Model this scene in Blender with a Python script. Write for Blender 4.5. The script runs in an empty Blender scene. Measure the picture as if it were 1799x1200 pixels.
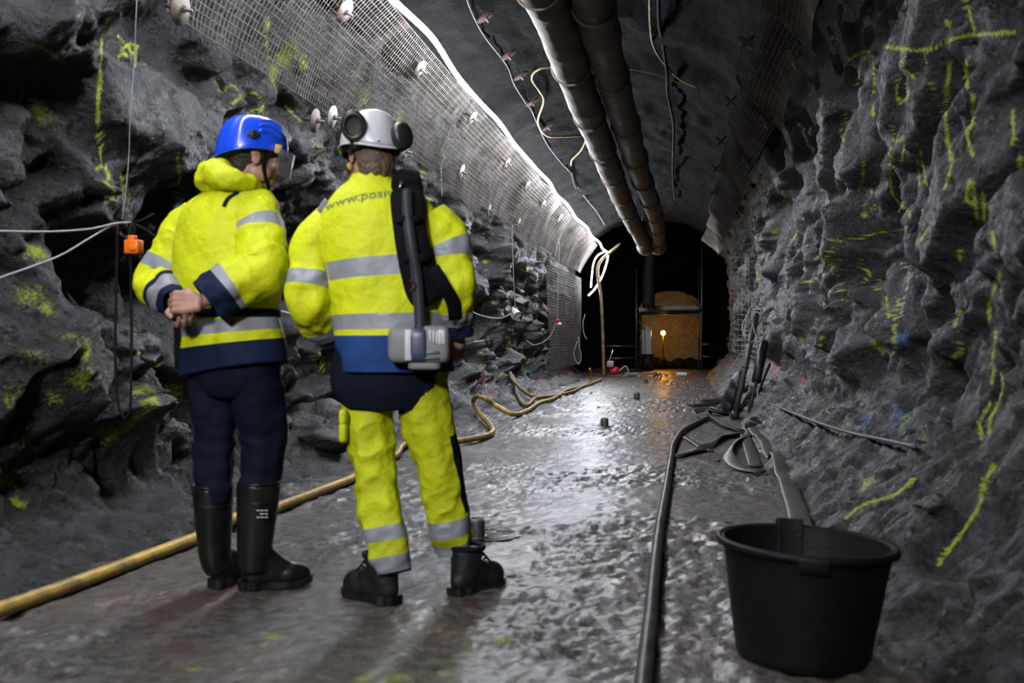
import bpy, math, random
import numpy as np
from mathutils import Vector, Matrix, kdtree
from mathutils.bvhtree import BVHTree

random.seed(7)
sc = bpy.context.scene
col = sc.collection

# ------------------------------------------------------------------ camera, world, exposure
F = 35.0 / 36.0 * 1799.0
CAMZ = 1.0
YAW = math.atan((1195 - 899.5) / F)
cam_data = bpy.data.cameras.new('camera')
cam_data.lens = 35.0
cam_data.sensor_width = 36.0
cam_data.clip_start = 0.05
cam_data.clip_end = 200
cam_data.dof.use_dof = True
cam_data.dof.focus_distance = 12.0
cam_data.dof.aperture_fstop = 3.2
cam = bpy.data.objects.new('camera', cam_data)
col.objects.link(cam)
cam.location = (0, 0, CAMZ)
cam.rotation_euler = (math.pi / 2, 0, YAW)
sc.camera = cam

world = bpy.data.worlds.new('world')
sc.world = world
world.use_nodes = True
world.node_tree.nodes['Background'].inputs[0].default_value = (0.6, 0.7, 1.0, 1)
world.node_tree.nodes['Background'].inputs[1].default_value = 0.0

sc.view_settings.view_transform = 'Standard'
sc.view_settings.look = 'None'
sc.view_settings.gamma = 1.0
sc.view_settings.use_curve_mapping = False
sc.view_settings.exposure = 0.0
sc.cycles.use_denoising = True
sc.cycles.max_bounces = 6
sc.cycles.sample_clamp_indirect = 4.0
sc.cycles.caustics_reflective = False
sc.cycles.caustics_refractive = False

LED_STRENGTH = 160.0
LED_COLOR = (0.88, 0.92, 1.0)
AMBER_STRENGTH = 190.0

# flood lamp of the tunnel, hung under the roof some metres behind the camera
fl_d = bpy.data.lights.new('flood_lamp', 'AREA')
fl_d.shape = 'RECTANGLE'; fl_d.size = 0.9; fl_d.size_y = 0.5
fl_d.energy = 32.0
fl_d.spread = math.radians(48)
fl_d.color = (0.95, 0.96, 1.0)
fl_o = bpy.data.objects.new('flood_lamp', fl_d); col.objects.link(fl_o)
fl_o.location = (-1.2, -3.4, 3.45)
fl_o.rotation_euler = (Vector((-1.25, 4.2, 0.95)) - Vector((-1.2, -3.4, 3.45))).to_track_quat('-Z', 'Y').to_euler()

# ------------------------------------------------------------------ pixel geometry
FWD = np.array([-math.sin(YAW), math.cos(YAW), 0.0])
RGT = np.array([math.cos(YAW), math.sin(YAW), 0.0])
CAM = np.array([0, 0, CAMZ])

def ray(px, py):
    return FWD + RGT * ((px - 899.5) / F) + np.array([0, 0, (600 - py) / F])

def W(px, py, D):
    return CAM + ray(px, py) * D

def Wf(px, py, z=0.0):
    return W(px, py, (CAMZ - z) * F / (py - 600.0))

# ------------------------------------------------------------------ numpy noise
def _hash(ix, iy, iz, seed):
    h = (ix.astype(np.int64) * 374761393 + iy.astype(np.int64) * 668265263 + iz.astype(np.int64) * 1274126177 + seed * 974711) & 0xFFFFFFFF
    h = ((h ^ (h >> 13)) * 1274126177) & 0xFFFFFFFF
    h = ((h ^ (h >> 16)) * 2246822519) & 0xFFFFFFFF
    h = h ^ (h >> 15)
    return (h & 0xFFFFFF) / float(0x1000000)

def vnoise(p, seed=0):
    p = np.asarray(p, float)
    i = np.floor(p)
    f = p - i
    u = f * f * f * (f * (f * 6 - 15) + 10)
    i = i.astype(np.int64)
    r = np.zeros(len(p))
    for dx in (0, 1):
        wx = u[:, 0] if dx else 1 - u[:, 0]
        for dy in (0, 1):
            wy = u[:, 1] if dy else 1 - u[:, 1]
            for dz in (0, 1):
                wz = u[:, 2] if dz else 1 - u[:, 2]
                r += wx * wy * wz * _hash(i[:, 0] + dx, i[:, 1] + dy, i[:, 2] + dz, seed)
    return r * 2 - 1

def fbm(p, octv=4, seed=0, gain=0.5):
    p = np.asarray(p, float)
    a, s, t = 1.0, 0.0, 0.0
    for o in range(octv):
        s = s + a * vnoise(p * (2.03 ** o) + o * 17.3, seed + o)
        t += a
        a *= gain
    return s / t

def facets(p, seed, tilt, k=16.0):
    """angular blocks: per-cell offset plus a per-cell plane, edges eased a little"""
    p = np.asarray(p, float)
    i = np.floor(p).astype(np.int64)
    num = np.zeros(len(p)); den = np.full(len(p), 1e-12)
    for dx in (-1, 0, 1):
        for dy in (-1, 0, 1):
            for dz in (-1, 0, 1):
                cx, cy, cz = i[:, 0] + dx, i[:, 1] + dy, i[:, 2] + dz
                ex = p[:, 0] - cx - _hash(cx, cy, cz, seed)
                ey = p[:, 1] - cy - _hash(cx, cy, cz, seed + 1)
                ez = p[:, 2] - cz - _hash(cx, cy, cz, seed + 2)
                w = np.exp(-k * (ex * ex + ey * ey + ez * ez))
                h = (_hash(cx, cy, cz, seed + 3) - 0.5) + tilt * (
                    ex * (_hash(cx, cy, cz, seed + 4) - 0.5) + ey * (_hash(cx, cy, cz, seed + 5) - 0.5) + ez * (_hash(cx, cy, cz, seed + 6) - 0.5)) * 2
                num += w * h; den += w
    return num / den

def ease(d, n):
    for _ in range(n):
        d = d.copy()
        d[1:-1] = (d[:-2] + 2 * d[1:-1] + d[2:]) / 4
        d[:, 1:-1] = (d[:, :-2] + 2 * d[:, 1:-1] + d[:, 2:]) / 4
    return d

def respace(P, n):
    """even spacing of the points along every section, so steep ledges are not stretched"""
    ds = np.linalg.norm(np.diff(P, axis=1), axis=2)
    for _ in range(6):
        ds[1:-1] = (ds[:-2] + 2 * ds[1:-1] + ds[2:]) / 4
    s = np.concatenate([np.zeros((len(P), 1)), np.cumsum(ds, axis=1)], 1)
    s /= s[:, -1:]
    t = np.linspace(0, 1, n)
    Q = np.zeros((len(P), n, 3))
    for j in range(len(P)):
        for c in range(3):
            Q[j, :, c] = np.interp(t, s[j], P[j, :, c])
    return Q

def sstep(a, b, x):
    t = np.clip((x - a) / (b - a), 0, 1)
    return t * t * (3 - 2 * t)

# ------------------------------------------------------------------ mesh building helpers
def norm(v):
    v = np.asarray(v, float)
    n = np.linalg.norm(v)
    return v / n if n > 1e-12 else v

def catmull(pts, n):
    """n samples through the key points (any dimension)"""
    P = np.asarray(pts, float)
    k = len(P)
    if k == 2:
        t = np.linspace(0, 1, n)[:, None]
        return P[0] * (1 - t) + P[1] * t
    E = np.vstack([2 * P[0] - P[1], P, 2 * P[-1] - P[-2]])
    t = np.linspace(0, k - 1 - 1e-9, n)
    i = np.floor(t).astype(int)
    f = (t - i)[:, None]
    p0, p1, p2, p3 = E[i], E[i + 1], E[i + 2], E[i + 3]
    return 0.5 * (2 * p1 + (p2 - p0) * f + (2 * p0 - 5 * p1 + 4 * p2 - p3) * f * f + (3 * p1 - p0 - 3 * p2 + p3) * f ** 3)

def resample(pts, step):
    """Catmull-Rom path at an even step"""
    P = catmull(pts, max(8, len(pts) * 24))
    d = np.r_[0, np.cumsum(np.linalg.norm(np.diff(P, axis=0), axis=1))]
    n = max(3, int(d[-1] / step) + 1)
    s = np.linspace(0, d[-1], n)
    return np.stack([np.interp(s, d, P[:, k]) for k in range(P.shape[1])], 1)

class MB:
    def __init__(self):
        self.v = []; self.f = []; self.m = []; self.n = 0
    def add(self, verts, faces, mi=0):
        verts = np.asarray(verts, float)
        self.v.append(verts)
        o = self.n
        for k, fc in enumerate(faces):
            self.f.append(tuple(int(a) + o for a in fc))
            self.m.append(mi if np.isscalar(mi) else int(mi[k]))
        self.n += len(verts)
        return self
    def verts(self):
        return np.vstack(self.v) if self.v else np.zeros((0, 3))
    def build(self, name, mats, parent=None, loc=None, smooth=True, bevel=0):
        V = self.verts()
        if loc is not None:
            V = V - np.asarray(loc, float)
        me = bpy.data.meshes.new(name)
        me.from_pydata(V.tolist(), [], self.f)
        if not isinstance(mats, (list, tuple)):
            mats = [mats]
        for m in mats:
            me.materials.append(m)
        me.polygons.foreach_set('material_index', self.m)
        me.polygons.foreach_set('use_smooth', [smooth] * len(self.f))
        me.update()
        o = bpy.data.objects.new(name, me)
        col.objects.link(o)
        if parent is not None:
            o.parent = parent
        if loc is not None:
            o.location = loc
        if bevel:
            b = o.modifiers.new('bevel', 'BEVEL')
            b.width = bevel; b.segments = 2; b.limit_method = 'ANGLE'
        return o

def grid_faces(nu, nv, closed_u=False):
    """grid stored row by row: nv rows of nu"""
    f = []
    for j in range(nv - 1):
        for i in range(nu if closed_u else nu - 1):
            a = j * nu + i
            b = j * nu + (i + 1) % nu
            f.append((a, b, b + nu, a + nu))
    return f

def frames(P, ref):
    """tangent, side, up along the path by parallel transport"""
    T = np.gradient(P, axis=0)
    T /= np.maximum(np.linalg.norm(T, axis=1), 1e-9)[:, None]
    S = np.zeros_like(P)
    s = np.asarray(ref, float)
    for i in range(len(P)):
        s = s - T[i] * np.dot(s, T[i])
        if np.linalg.norm(s) < 1e-6:
            s = np.cross(T[i], [0.3, 0.5, 0.8])
        s = norm(s)
        S[i] = s
    U = np.cross(T, S)
    return T, S, U

def tube(mb, pts, r, n=8, step=None, mi=0, flat=1.0, ref=(0, 0, 1), cap=True, raw=False, roll=None):
    """round or flattened tube; ref is the side that gets r, the other gets r*flat"""
    pts = np.asarray(pts, float)
    if raw:
        P = pts
        R = np.broadcast_to(np.asarray(r, float), (len(P),))
    else:
        rr = np.broadcast_to(np.asarray(r, float), (len(pts),))
        Q = resample(np.c_[pts, rr], step or 0.03)
        P, R = Q[:, :3], Q[:, 3]
    T, S, U = frames(P, ref)
    if roll is not None:
        a = np.interp(np.linspace(0, 1, len(P)), np.linspace(0, 1, len(roll)), roll)[:, None]
        S, U = S * np.cos(a) + U * np.sin(a), U * np.cos(a) - S * np.sin(a)
    a = np.linspace(0, 2 * math.pi, n, endpoint=False)
    V = P[:, None, :] + (S[:, None, :] * np.cos(a)[None, :, None] + U[:, None, :] * (np.sin(a) * flat)[None, :, None]) * R[:, None, None]
    V = V.reshape(-1, 3)
    f = grid_faces(n, len(P), True)
    if cap:
        f.append(tuple(range(n))[::-1])
        f.append(tuple(range(n * (len(P) - 1), n * len(P))))
    mb.add(V, f, mi)
    return mb

def cyl(mb, p0, p1, r0, r1=None, n=16, mi=0):
    r1 = r0 if r1 is None else r1
    return tube(mb, [p0, p1], [r0, r1], n=n, raw=True, mi=mi, ref=(0.31, 0.52, 0.8), cap=True)

def box(mb, c, s, rot=None, mi=0):
    c = np.asarray(c, float); s = np.asarray(s, float) / 2
    v = np.array([[x, y, z] for x in (-1, 1) for y in (-1, 1) for z in (-1, 1)], float) * s
    if rot is not None:
        v = v @ np.asarray(rot, float).T
    f = [(0, 1, 3, 2), (4, 6, 7, 5), (0, 4, 5, 1), (2, 3, 7, 6), (0, 2, 6, 4), (1, 5, 7, 3)]
    return mb.add(v + c, f, mi)

def revolve(mb, prof, c=(0, 0, 0), n=32, mi=0, M=None, caps=False):
    """profile of (radius, height) about an axis (z unless M gives a 3x3)"""
    prof = np.asarray(prof, float)
    a = np.linspace(0, 2 * math.pi, n, endpoint=False)
    V = np.stack([np.outer(prof[:, 0], np.cos(a)), np.outer(prof[:, 0], np.sin(a)), np.repeat(prof[:, 1][:, None], n, 1)], -1).reshape(-1, 3)
    if M is not None:
        V = V @ np.asarray(M, float).T
    f = grid_faces(n, len(prof), True)
    if caps:
        f.append(tuple(range(n))[::-1])
        f.append(tuple(range(n * (len(prof) - 1), n * len(prof))))
    return mb.add(V + np.asarray(c, float), f, mi)

def ell(mb, c, r, M=None, nu=20, nv=12, mi=0):
    t = np.linspace(0.001, math.pi - 0.001, nv)
    a = np.linspace(0, 2 * math.pi, nu, endpoint=False)
    V = np.stack([np.outer(np.sin(t), np.cos(a)), np.outer(np.sin(t), np.sin(a)), np.repeat(np.cos(t)[:, None], nu, 1)], -1).reshape(-1, 3) * np.asarray(r, float)
    if M is not None:
        V = V @ np.asarray(M, float).T
    f = [q[::-1] for q in grid_faces(nu, nv, True)]
    f.append(tuple(range(nu)))
    f.append(tuple(range(nu * (nv - 1), nu * nv))[::-1])
    return mb.add(V + np.asarray(c, float), f, mi)

def capsules(mb, pts, rad, n=10):
    """closed tapering chain with round ends, for voxel union"""
    pts = np.asarray(pts, float)
    for i in range(len(pts)):
        ell(mb, pts[i], (rad[i],) * 3, nu=n, nv=8)
        if i:
            cyl(mb, pts[i - 1], pts[i], rad[i - 1], rad[i], n=n)
    return mb

def axes(z, x):
    """3x3 whose columns are x, y, z axes"""
    z = norm(z)
    x = norm(np.asarray(x, float) - z * np.dot(x, z))
    return np.stack([x, np.cross(z, x), z], 1)

def union(mb, name, mat, voxel, smooth=6, parent=None, sm_f=0.5):
    """voxel-remeshed, smoothed union of the closed shapes in mb as one mesh"""
    o = mb.build('tmp_union', mat)
    r = o.modifiers.new('r', 'REMESH'); r.mode = 'VOXEL'; r.voxel_size = voxel; r.use_smooth_shade = True
    s = o.modifiers.new('s', 'SMOOTH'); s.iterations = smooth; s.factor = sm_f
    dg = bpy.context.evaluated_depsgraph_get()
    me = bpy.data.meshes.new_from_object(o.evaluated_get(dg))
    old = o.data
    bpy.data.objects.remove(o)
    bpy.data.meshes.remove(old)
    me.name = name
    me.materials.clear()
    me.materials.append(mat)
    q = bpy.data.objects.new(name, me)
    col.objects.link(q)
    me.polygons.foreach_set('use_smooth', [True] * len(me.polygons))
    if parent is not None:
        q.parent = parent
    return q

def tag(o, label, cat, group=None, kind=None):
    o['label'] = label
    o['category'] = cat
    if group: o['group'] = group
    if kind: o['kind'] = kind
    return o

def struct(o):
    o['kind'] = 'structure'
    return o

def thing(name, label, cat, loc, rz=0.0, group=None):
    e = bpy.data.objects.new(name, None)
    col.objects.link(e)
    e.location = tuple(float(a) for a in loc)
    e.rotation_euler = (0, 0, rz)
    e.empty_display_size = 0.1
    return tag(e, label, cat, group)

# ------------------------------------------------------------------ materials
def mat(name, color, rough=0.5, metal=0.0, bump=0.0, bscale=30.0, var=0.0, vscale=6.0, emit=None, estr=0.0, spec=0.5, trans=0.0, color2=None, rough2=None, coat=0.0, sheen=0.0, detail=6.0, bdist=0.02):
    m = bpy.data.materials.new(name)
    m.use_nodes = True
    nt = m.node_tree
    b = nt.nodes['Principled BSDF']
    b.inputs['Base Color'].default_value = (*color, 1)
    b.inputs['Roughness'].default_value = rough
    b.inputs['Metallic'].default_value = metal
    b.inputs['Specular IOR Level'].default_value = spec
    b.inputs['Transmission Weight'].default_value = trans
    b.inputs['Coat Weight'].default_value = coat
    b.inputs['Sheen Weight'].default_value = sheen
    tc = nt.nodes.new('ShaderNodeTexCoord')
    if emit:
        b.inputs['Emission Color'].default_value = (*emit, 1)
        b.inputs['Emission Strength'].default_value = estr
    if var or color2:
        n = nt.nodes.new('ShaderNodeTexNoise')
        n.inputs['Scale'].default_value = vscale
        n.inputs['Detail'].default_value = detail
        nt.links.new(tc.outputs['Object'], n.inputs['Vector'])
        r = nt.nodes.new('ShaderNodeValToRGB')
        c2 = color2 or tuple(c * (1 - var) for c in color)
        r.color_ramp.elements[0].position = 0.35
        r.color_ramp.elements[0].color = (*c2, 1)
        r.color_ramp.elements[1].position = 0.65
        r.color_ramp.elements[1].color = (*color, 1)
        nt.links.new(n.outputs['Fac'], r.inputs['Fac'])
        nt.links.new(r.outputs['Color'], b.inputs['Base Color'])
        if rough2 is not None:
            mr = nt.nodes.new('ShaderNodeMapRange')
            mr.inputs['To Min'].default_value = rough2
            mr.inputs['To Max'].default_value = rough
            nt.links.new(n.outputs['Fac'], mr.inputs['Value'])
            nt.links.new(mr.outputs['Result'], b.inputs['Roughness'])
    if bump:
        n2 = nt.nodes.new('ShaderNodeTexNoise')
        n2.inputs['Scale'].default_value = bscale
        n2.inputs['Detail'].default_value = 5
        nt.links.new(tc.outputs['Object'], n2.inputs['Vector'])
        bp = nt.nodes.new('ShaderNodeBump')
        bp.inputs['Strength'].default_value = bump
        bp.inputs['Distance'].default_value = bdist
        nt.links.new(n2.outputs['Fac'], bp.inputs['Height'])
        nt.links.new(bp.outputs['Normal'], b.inputs['Normal'])
    return m

def rock_mat(name, dark, light, brown, rough_lo, rough_hi, bump=0.7, paint=True, warm=0.5, spec=0.5):
    # stone: broad tone, fine mottling, wetness in the roughness, sprayed paint on top
    m = bpy.data.materials.new(name)
    m.use_nodes = True
    nt = m.node_tree; N = nt.nodes; Lk = nt.links
    b = N['Principled BSDF']
    b.inputs['Specular IOR Level'].default_value = spec
    geo = N.new('ShaderNodeNewGeometry')
    def noise(scale, detail=8, rough=0.6, dist=0.0):
        n = N.new('ShaderNodeTexNoise')
        n.inputs['Scale'].default_value = scale
        n.inputs['Detail'].default_value = detail
        n.inputs['Roughness'].default_value = rough
        n.inputs['Distortion'].default_value = dist
        Lk.new(geo.outputs['Position'], n.inputs['Vector'])
        return n
    n1 = noise(4.5, 12, 0.72, 0.4)
    n2 = noise(0.8, 5)
    n3 = noise(22.0, 8, 0.65)
    r1 = N.new('ShaderNodeValToRGB')
    r1.color_ramp.elements[0].position = 0.38; r1.color_ramp.elements[0].color = (*dark, 1)
    r1.color_ramp.elements[1].position = 0.68; r1.color_ramp.elements[1].color = (*light, 1)
    Lk.new(n1.outputs['Fac'], r1.inputs['Fac'])
    mx = N.new('ShaderNodeMixRGB')
    mp = N.new('ShaderNodeMapRange'); mp.inputs['From Min'].default_value = 0.5; mp.inputs['From Max'].default_value = 0.75; mp.inputs['To Max'].default_value = warm
    Lk.new(n2.outputs['Fac'], mp.inputs['Value'])
    Lk.new(mp.outputs['Result'], mx.inputs['Fac'])
    Lk.new(r1.outputs['Color'], mx.inputs['Color1'])
    mx.inputs['Color2'].default_value = (*brown, 1)
    n5 = noise(38.0, 6, 0.7)
    mr5 = N.new('ShaderNodeMapRange'); mr5.inputs['From Min'].default_value = 0.36; mr5.inputs['From Max'].default_value = 0.66
    mr5.inputs['To Min'].default_value = 0.25; mr5.inputs['To Max'].default_value = 1.9
    Lk.new(n5.outputs['Fac'], mr5.inputs['Value'])
    vm = N.new('ShaderNodeVectorMath'); vm.operation = 'SCALE'
    Lk.new(mx.outputs['Color'], vm.inputs[0]); Lk.new(mr5.outputs['Result'], vm.inputs['Scale'])
    out = vm.outputs['Vector']
    rr = N.new('ShaderNodeMapRange'); rr.inputs['From Min'].default_value = 0.35; rr.inputs['From Max'].default_value = 0.65
    rr.inputs['To Min'].default_value = rough_lo; rr.inputs['To Max'].default_value = rough_hi
    Lk.new(n3.outputs['Fac'], rr.inputs['Value'])
    rout = rr.outputs['Result']
    if paint:
        at = N.new('ShaderNodeAttribute'); at.attribute_name = 'paint'
        nz = noise(55.0, 4, 0.6)
        ad = N.new('ShaderNodeMath'); ad.operation = 'MULTIPLY_ADD'
        sb = N.new('ShaderNodeMath'); sb.operation = 'SUBTRACT'
        Lk.new(nz.outputs['Fac'], sb.inputs[0]); sb.inputs[1].default_value = 0.5
        Lk.new(sb.outputs[0], ad.inputs[0]); ad.inputs[1].default_value = 1.5
        Lk.new(at.outputs['Alpha'], ad.inputs[2])
        rg = N.new('ShaderNodeMapRange'); rg.inputs['From Min'].default_value = 0.25; rg.inputs['From Max'].default_value = 0.8; rg.inputs['To Max'].default_value = 0.9
        Lk.new(ad.outputs[0], rg.inputs['Value'])
        ml = N.new('ShaderNodeMath'); ml.operation = 'MULTIPLY'; ml.use_clamp = True
        gt = N.new('ShaderNodeMath'); gt.operation = 'GREATER_THAN'; gt.inputs[1].default_value = 0.02
        Lk.new(at.outputs['Alpha'], gt.inputs[0])
        Lk.new(rg.outputs['Result'], ml.inputs[0]); Lk.new(gt.outputs[0], ml.inputs[1])
        m2 = N.new('ShaderNodeMixRGB')
        Lk.new(ml.outputs[0], m2.inputs['Fac'])
        Lk.new(out, m2.inputs['Color1']); Lk.new(at.outputs['Color'], m2.inputs['Color2'])
        out = m2.outputs['Color']
    Lk.new(out, b.inputs['Base Color'])
    Lk.new(rout, b.inputs['Roughness'])
    bp = N.new('ShaderNodeBump'); bp.inputs['Strength'].default_value = bump; bp.inputs['Distance'].default_value = 0.035
    Lk.new(n3.outputs['Fac'], bp.inputs['Height'])
    n4 = noise(7.0, 6, 0.6, 0.5)
    bp2 = N.new('ShaderNodeBump'); bp2.inputs['Strength'].default_value = bump * 0.9; bp2.inputs['Distance'].default_value = 0.06
    Lk.new(n4.outputs['Fac'], bp2.inputs['Height'])
    Lk.new(bp2.outputs['Normal'], bp.inputs['Normal'])
    Lk.new(bp.outputs['Normal'], b.inputs['Normal'])
    return m

M = {}
M['rock'] = rock_mat('wet_rock', (0.003, 0.003, 0.0034), (0.036, 0.0345, 0.037), (0.05, 0.041, 0.029), 0.22, 0.55, bump=1.0, spec=0.55)
M['rockR'] = rock_mat('wet_rock_right', (0.003, 0.003, 0.0034), (0.033, 0.0315, 0.0335), (0.045, 0.039, 0.032), 0.22, 0.55, bump=1.0, spec=0.55)
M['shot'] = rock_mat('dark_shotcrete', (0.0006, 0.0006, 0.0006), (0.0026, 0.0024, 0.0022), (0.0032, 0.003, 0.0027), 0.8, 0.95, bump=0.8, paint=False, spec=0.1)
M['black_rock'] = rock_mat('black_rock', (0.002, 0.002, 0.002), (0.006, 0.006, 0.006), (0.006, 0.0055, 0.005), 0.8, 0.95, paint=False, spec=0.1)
M['face'] = rock_mat('drift_face', (0.10, 0.095, 0.08), (0.2, 0.19, 0.16), (0.18, 0.16, 0.14), 0.6, 0.9, bump=0.4, paint=False)
M['boulder'] = rock_mat('boulder_rock', (0.006, 0.006, 0.0065), (0.045, 0.043, 0.043), (0.06, 0.05, 0.038), 0.22, 0.55, paint=False, spec=0.7)
M['steel'] = mat('mesh_wire', (0.135, 0.12, 0.105), 0.6, 0.0, var=0.5, vscale=3, color2=(0.06, 0.045, 0.035))
M['steelR'] = mat('mesh_wire_pale', (0.42, 0.37, 0.33), 0.5, 0.0, var=0.5, vscale=3, color2=(0.24, 0.18, 0.14))
M['plate'] = mat('bolt_plate_steel', (0.20, 0.17, 0.15), 0.6, 0.0, var=0.5, vscale=14, color2=(0.12, 0.075, 0.055))
M['plateW'] = mat('zinc_plate', (0.40, 0.385, 0.37), 0.5, 0.0, var=0.3, vscale=14)
M['plateR'] = mat('rusty_plate', (0.05, 0.016, 0.011), 0.9, 0.0, var=0.5, vscale=14)
M['bolt'] = mat('bolt_steel', (0.10, 0.09, 0.085), 0.5, 0.3)
M['duct'] = mat('duct_sheet', (0.27, 0.228, 0.19), 0.6, var=0.5, vscale=5, bump=0.5, bscale=9, color2=(0.14, 0.112, 0.092), rough2=0.5, spec=0.2)
M['led'] = mat('led_strip_glow', (0.9, 0.9, 0.9), 0.5, emit=LED_COLOR, estr=LED_STRENGTH)
M['yellow_hose'] = mat('yellow_hose', (0.55, 0.36, 0.045), 0.38, var=0.5, vscale=9, color2=(0.22, 0.15, 0.06), bump=0.2, bscale=40)
M['tan_hose'] = mat('muddy_yellow_hose', (0.30, 0.215, 0.08), 0.5, var=0.5, vscale=9, color2=(0.15, 0.105, 0.05), bump=0.2, bscale=40)
M['black_rubber'] = mat('black_rubber', (0.014, 0.014, 0.015), 0.45, spec=0.3, var=0.5, vscale=12, color2=(0.05, 0.046, 0.042), bump=0.15, bscale=35)
M['flat_hose'] = mat('grey_layflat_hose', (0.085, 0.074, 0.066), 0.45, spec=0.35, var=0.5, vscale=9, color2=(0.05, 0.045, 0.042), bump=0.3, bscale=28)
M['dark_hose'] = mat('dark_layflat_hose', (0.022, 0.02, 0.019), 0.45, spec=0.3, var=0.5, vscale=9, color2=(0.02, 0.02, 0.02), bump=0.3, bscale=28)
M['tub'] = mat('black_tub_plastic', (0.003, 0.003, 0.0035), 0.55, spec=0.2, bump=0.12, bscale=60, var=0.4, vscale=4, color2=(0.006, 0.006, 0.0065))
M['duct_dark'] = mat('dark_duct_sheet', (0.012, 0.011, 0.01), 0.7, spec=0.2)
M['white'] = mat('white_plastic', (0.7, 0.7, 0.7), 0.4)
M['grey_cable'] = mat('grey_cable', (0.07, 0.07, 0.073), 0.45)
M['white_cable'] = mat('white_cable', (0.36, 0.36, 0.37), 0.45)
M['dark_cable'] = mat('dark_cable', (0.010, 0.010, 0.011), 0.7, spec=0.1)
M['orange'] = mat('orange_plastic', (0.85, 0.17, 0.008), 0.3)
M['red'] = mat('red_plastic', (0.5, 0.03, 0.03), 0.4)
M['blue_scrap'] = mat('blue_plastic', (0.03, 0.2, 0.6), 0.4)
M['scaf'] = mat('scaffold_steel', (0.16, 0.14, 0.12), 0.4, 0.8)
M['stub'] = mat('pipe_stub', (0.16, 0.15, 0.145), 0.5, 0.4, var=0.5, vscale=20)
M['pole'] = mat('muddy_steel_pole', (0.11, 0.10, 0.095), 0.5, 0.4, var=0.5, vscale=10)
M['amber'] = mat('amber_lamp', (0.9, 0.5, 0.1), 0.4, emit=(1.0, 0.40, 0.012), estr=AMBER_STRENGTH)
M['wood'] = mat('board', (0.35, 0.3, 0.25), 0.7, var=0.4, vscale=8)
M['hivis'] = mat('hivis_yellow', (0.53, 0.57, 0.005), 0.65, spec=0.3, bump=0.6, bscale=11, bdist=0.035, var=0.12, vscale=7)
M['hivis_t'] = mat('hivis_trouser_yellow', (0.47, 0.51, 0.006), 0.7, spec=0.3, bump=0.6, bscale=12, bdist=0.035, var=0.25, vscale=6)
M['reflex'] = mat('reflective_tape', (0.23, 0.235, 0.255), 0.5, 0.0, bump=0.15, bscale=30, var=0.2, vscale=10)
M['navy'] = mat('navy_cloth', (0.007, 0.013, 0.04), 0.8, spec=0.15, bump=0.3, bscale=16, var=0.4, vscale=8)
M['blue_cloth'] = mat('blue_cloth', (0.010, 0.04, 0.15), 0.8, spec=0.2, bump=0.3, bscale=16, var=0.3, vscale=8)
M['dark_navy'] = mat('dark_navy_cloth', (0.004, 0.0065, 0.016), 0.8, spec=0.12, bump=0.35, bscale=14, var=0.4, vscale=8)
M['boot'] = mat('black_boot_rubber', (0.004, 0.004, 0.0045), 0.35, spec=0.3, bump=0.12, bscale=14, var=0.4, vscale=14, color2=(0.012, 0.011, 0.010))
M['leather'] = mat('black_boot_leather', (0.006, 0.006, 0.006), 0.5, spec=0.3, bump=0.3, bscale=30, var=0.4, vscale=14, color2=(0.014, 0.012, 0.011))
M['skin'] = mat('skin', (0.36, 0.19, 0.14), 0.5, var=0.2, vscale=20)
M['hair'] = mat('brown_hair', (0.13, 0.075, 0.045), 0.5, bump=0.6, bscale=80, var=0.5, vscale=30)
M['hair_dark'] = mat('dark_hair', (0.02, 0.014, 0.01), 0.55, bump=0.6, bscale=80)
M['helmet_blue'] = mat('blue_helmet_shell', (0.008, 0.06, 0.62), 0.25, coat=0.4)
M['helmet_white'] = mat('white_helmet_shell', (0.46, 0.46, 0.47), 0.3, coat=0.3)
M['black_plastic'] = mat('black_plastic', (0.012, 0.012, 0.013), 0.4)
M['foam'] = mat('muff_cushion', (0.045, 0.036, 0.028), 0.8)
M['strap'] = mat('black_webbing', (0.004, 0.004, 0.005), 0.85, spec=0.1, bump=0.3, bscale=90)
M['pole_grey'] = mat('dark_grey_tube', (0.022, 0.025, 0.031), 0.5, spec=0.25)
M['instr'] = mat('grey_instrument_case', (0.15, 0.148, 0.146), 0.5, spec=0.3)
M['instr_dk'] = mat('dark_blue_case_panel', (0.03, 0.035, 0.07), 0.4)
M['instr_lt'] = mat('pale_case_label', (0.4, 0.4, 0.4), 0.5)
M['chrome'] = mat('steel_buckle', (0.7, 0.7, 0.7), 0.25, 0.9)
M['visor'] = mat('clear_visor', (0.75, 0.78, 0.8), 0.08, trans=0.9)
M['ink'] = mat('blue_print', (0.07, 0.11, 0.07), 0.7)
M['water'] = mat('puddle_water', (0.02, 0.018, 0.015), 0.18, spec=0.8, bump=0.5, bscale=9)
M['bag'] = mat('dark_blue_sack', (0.008, 0.010, 0.016), 0.45, bump=0.5, bscale=10)

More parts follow.
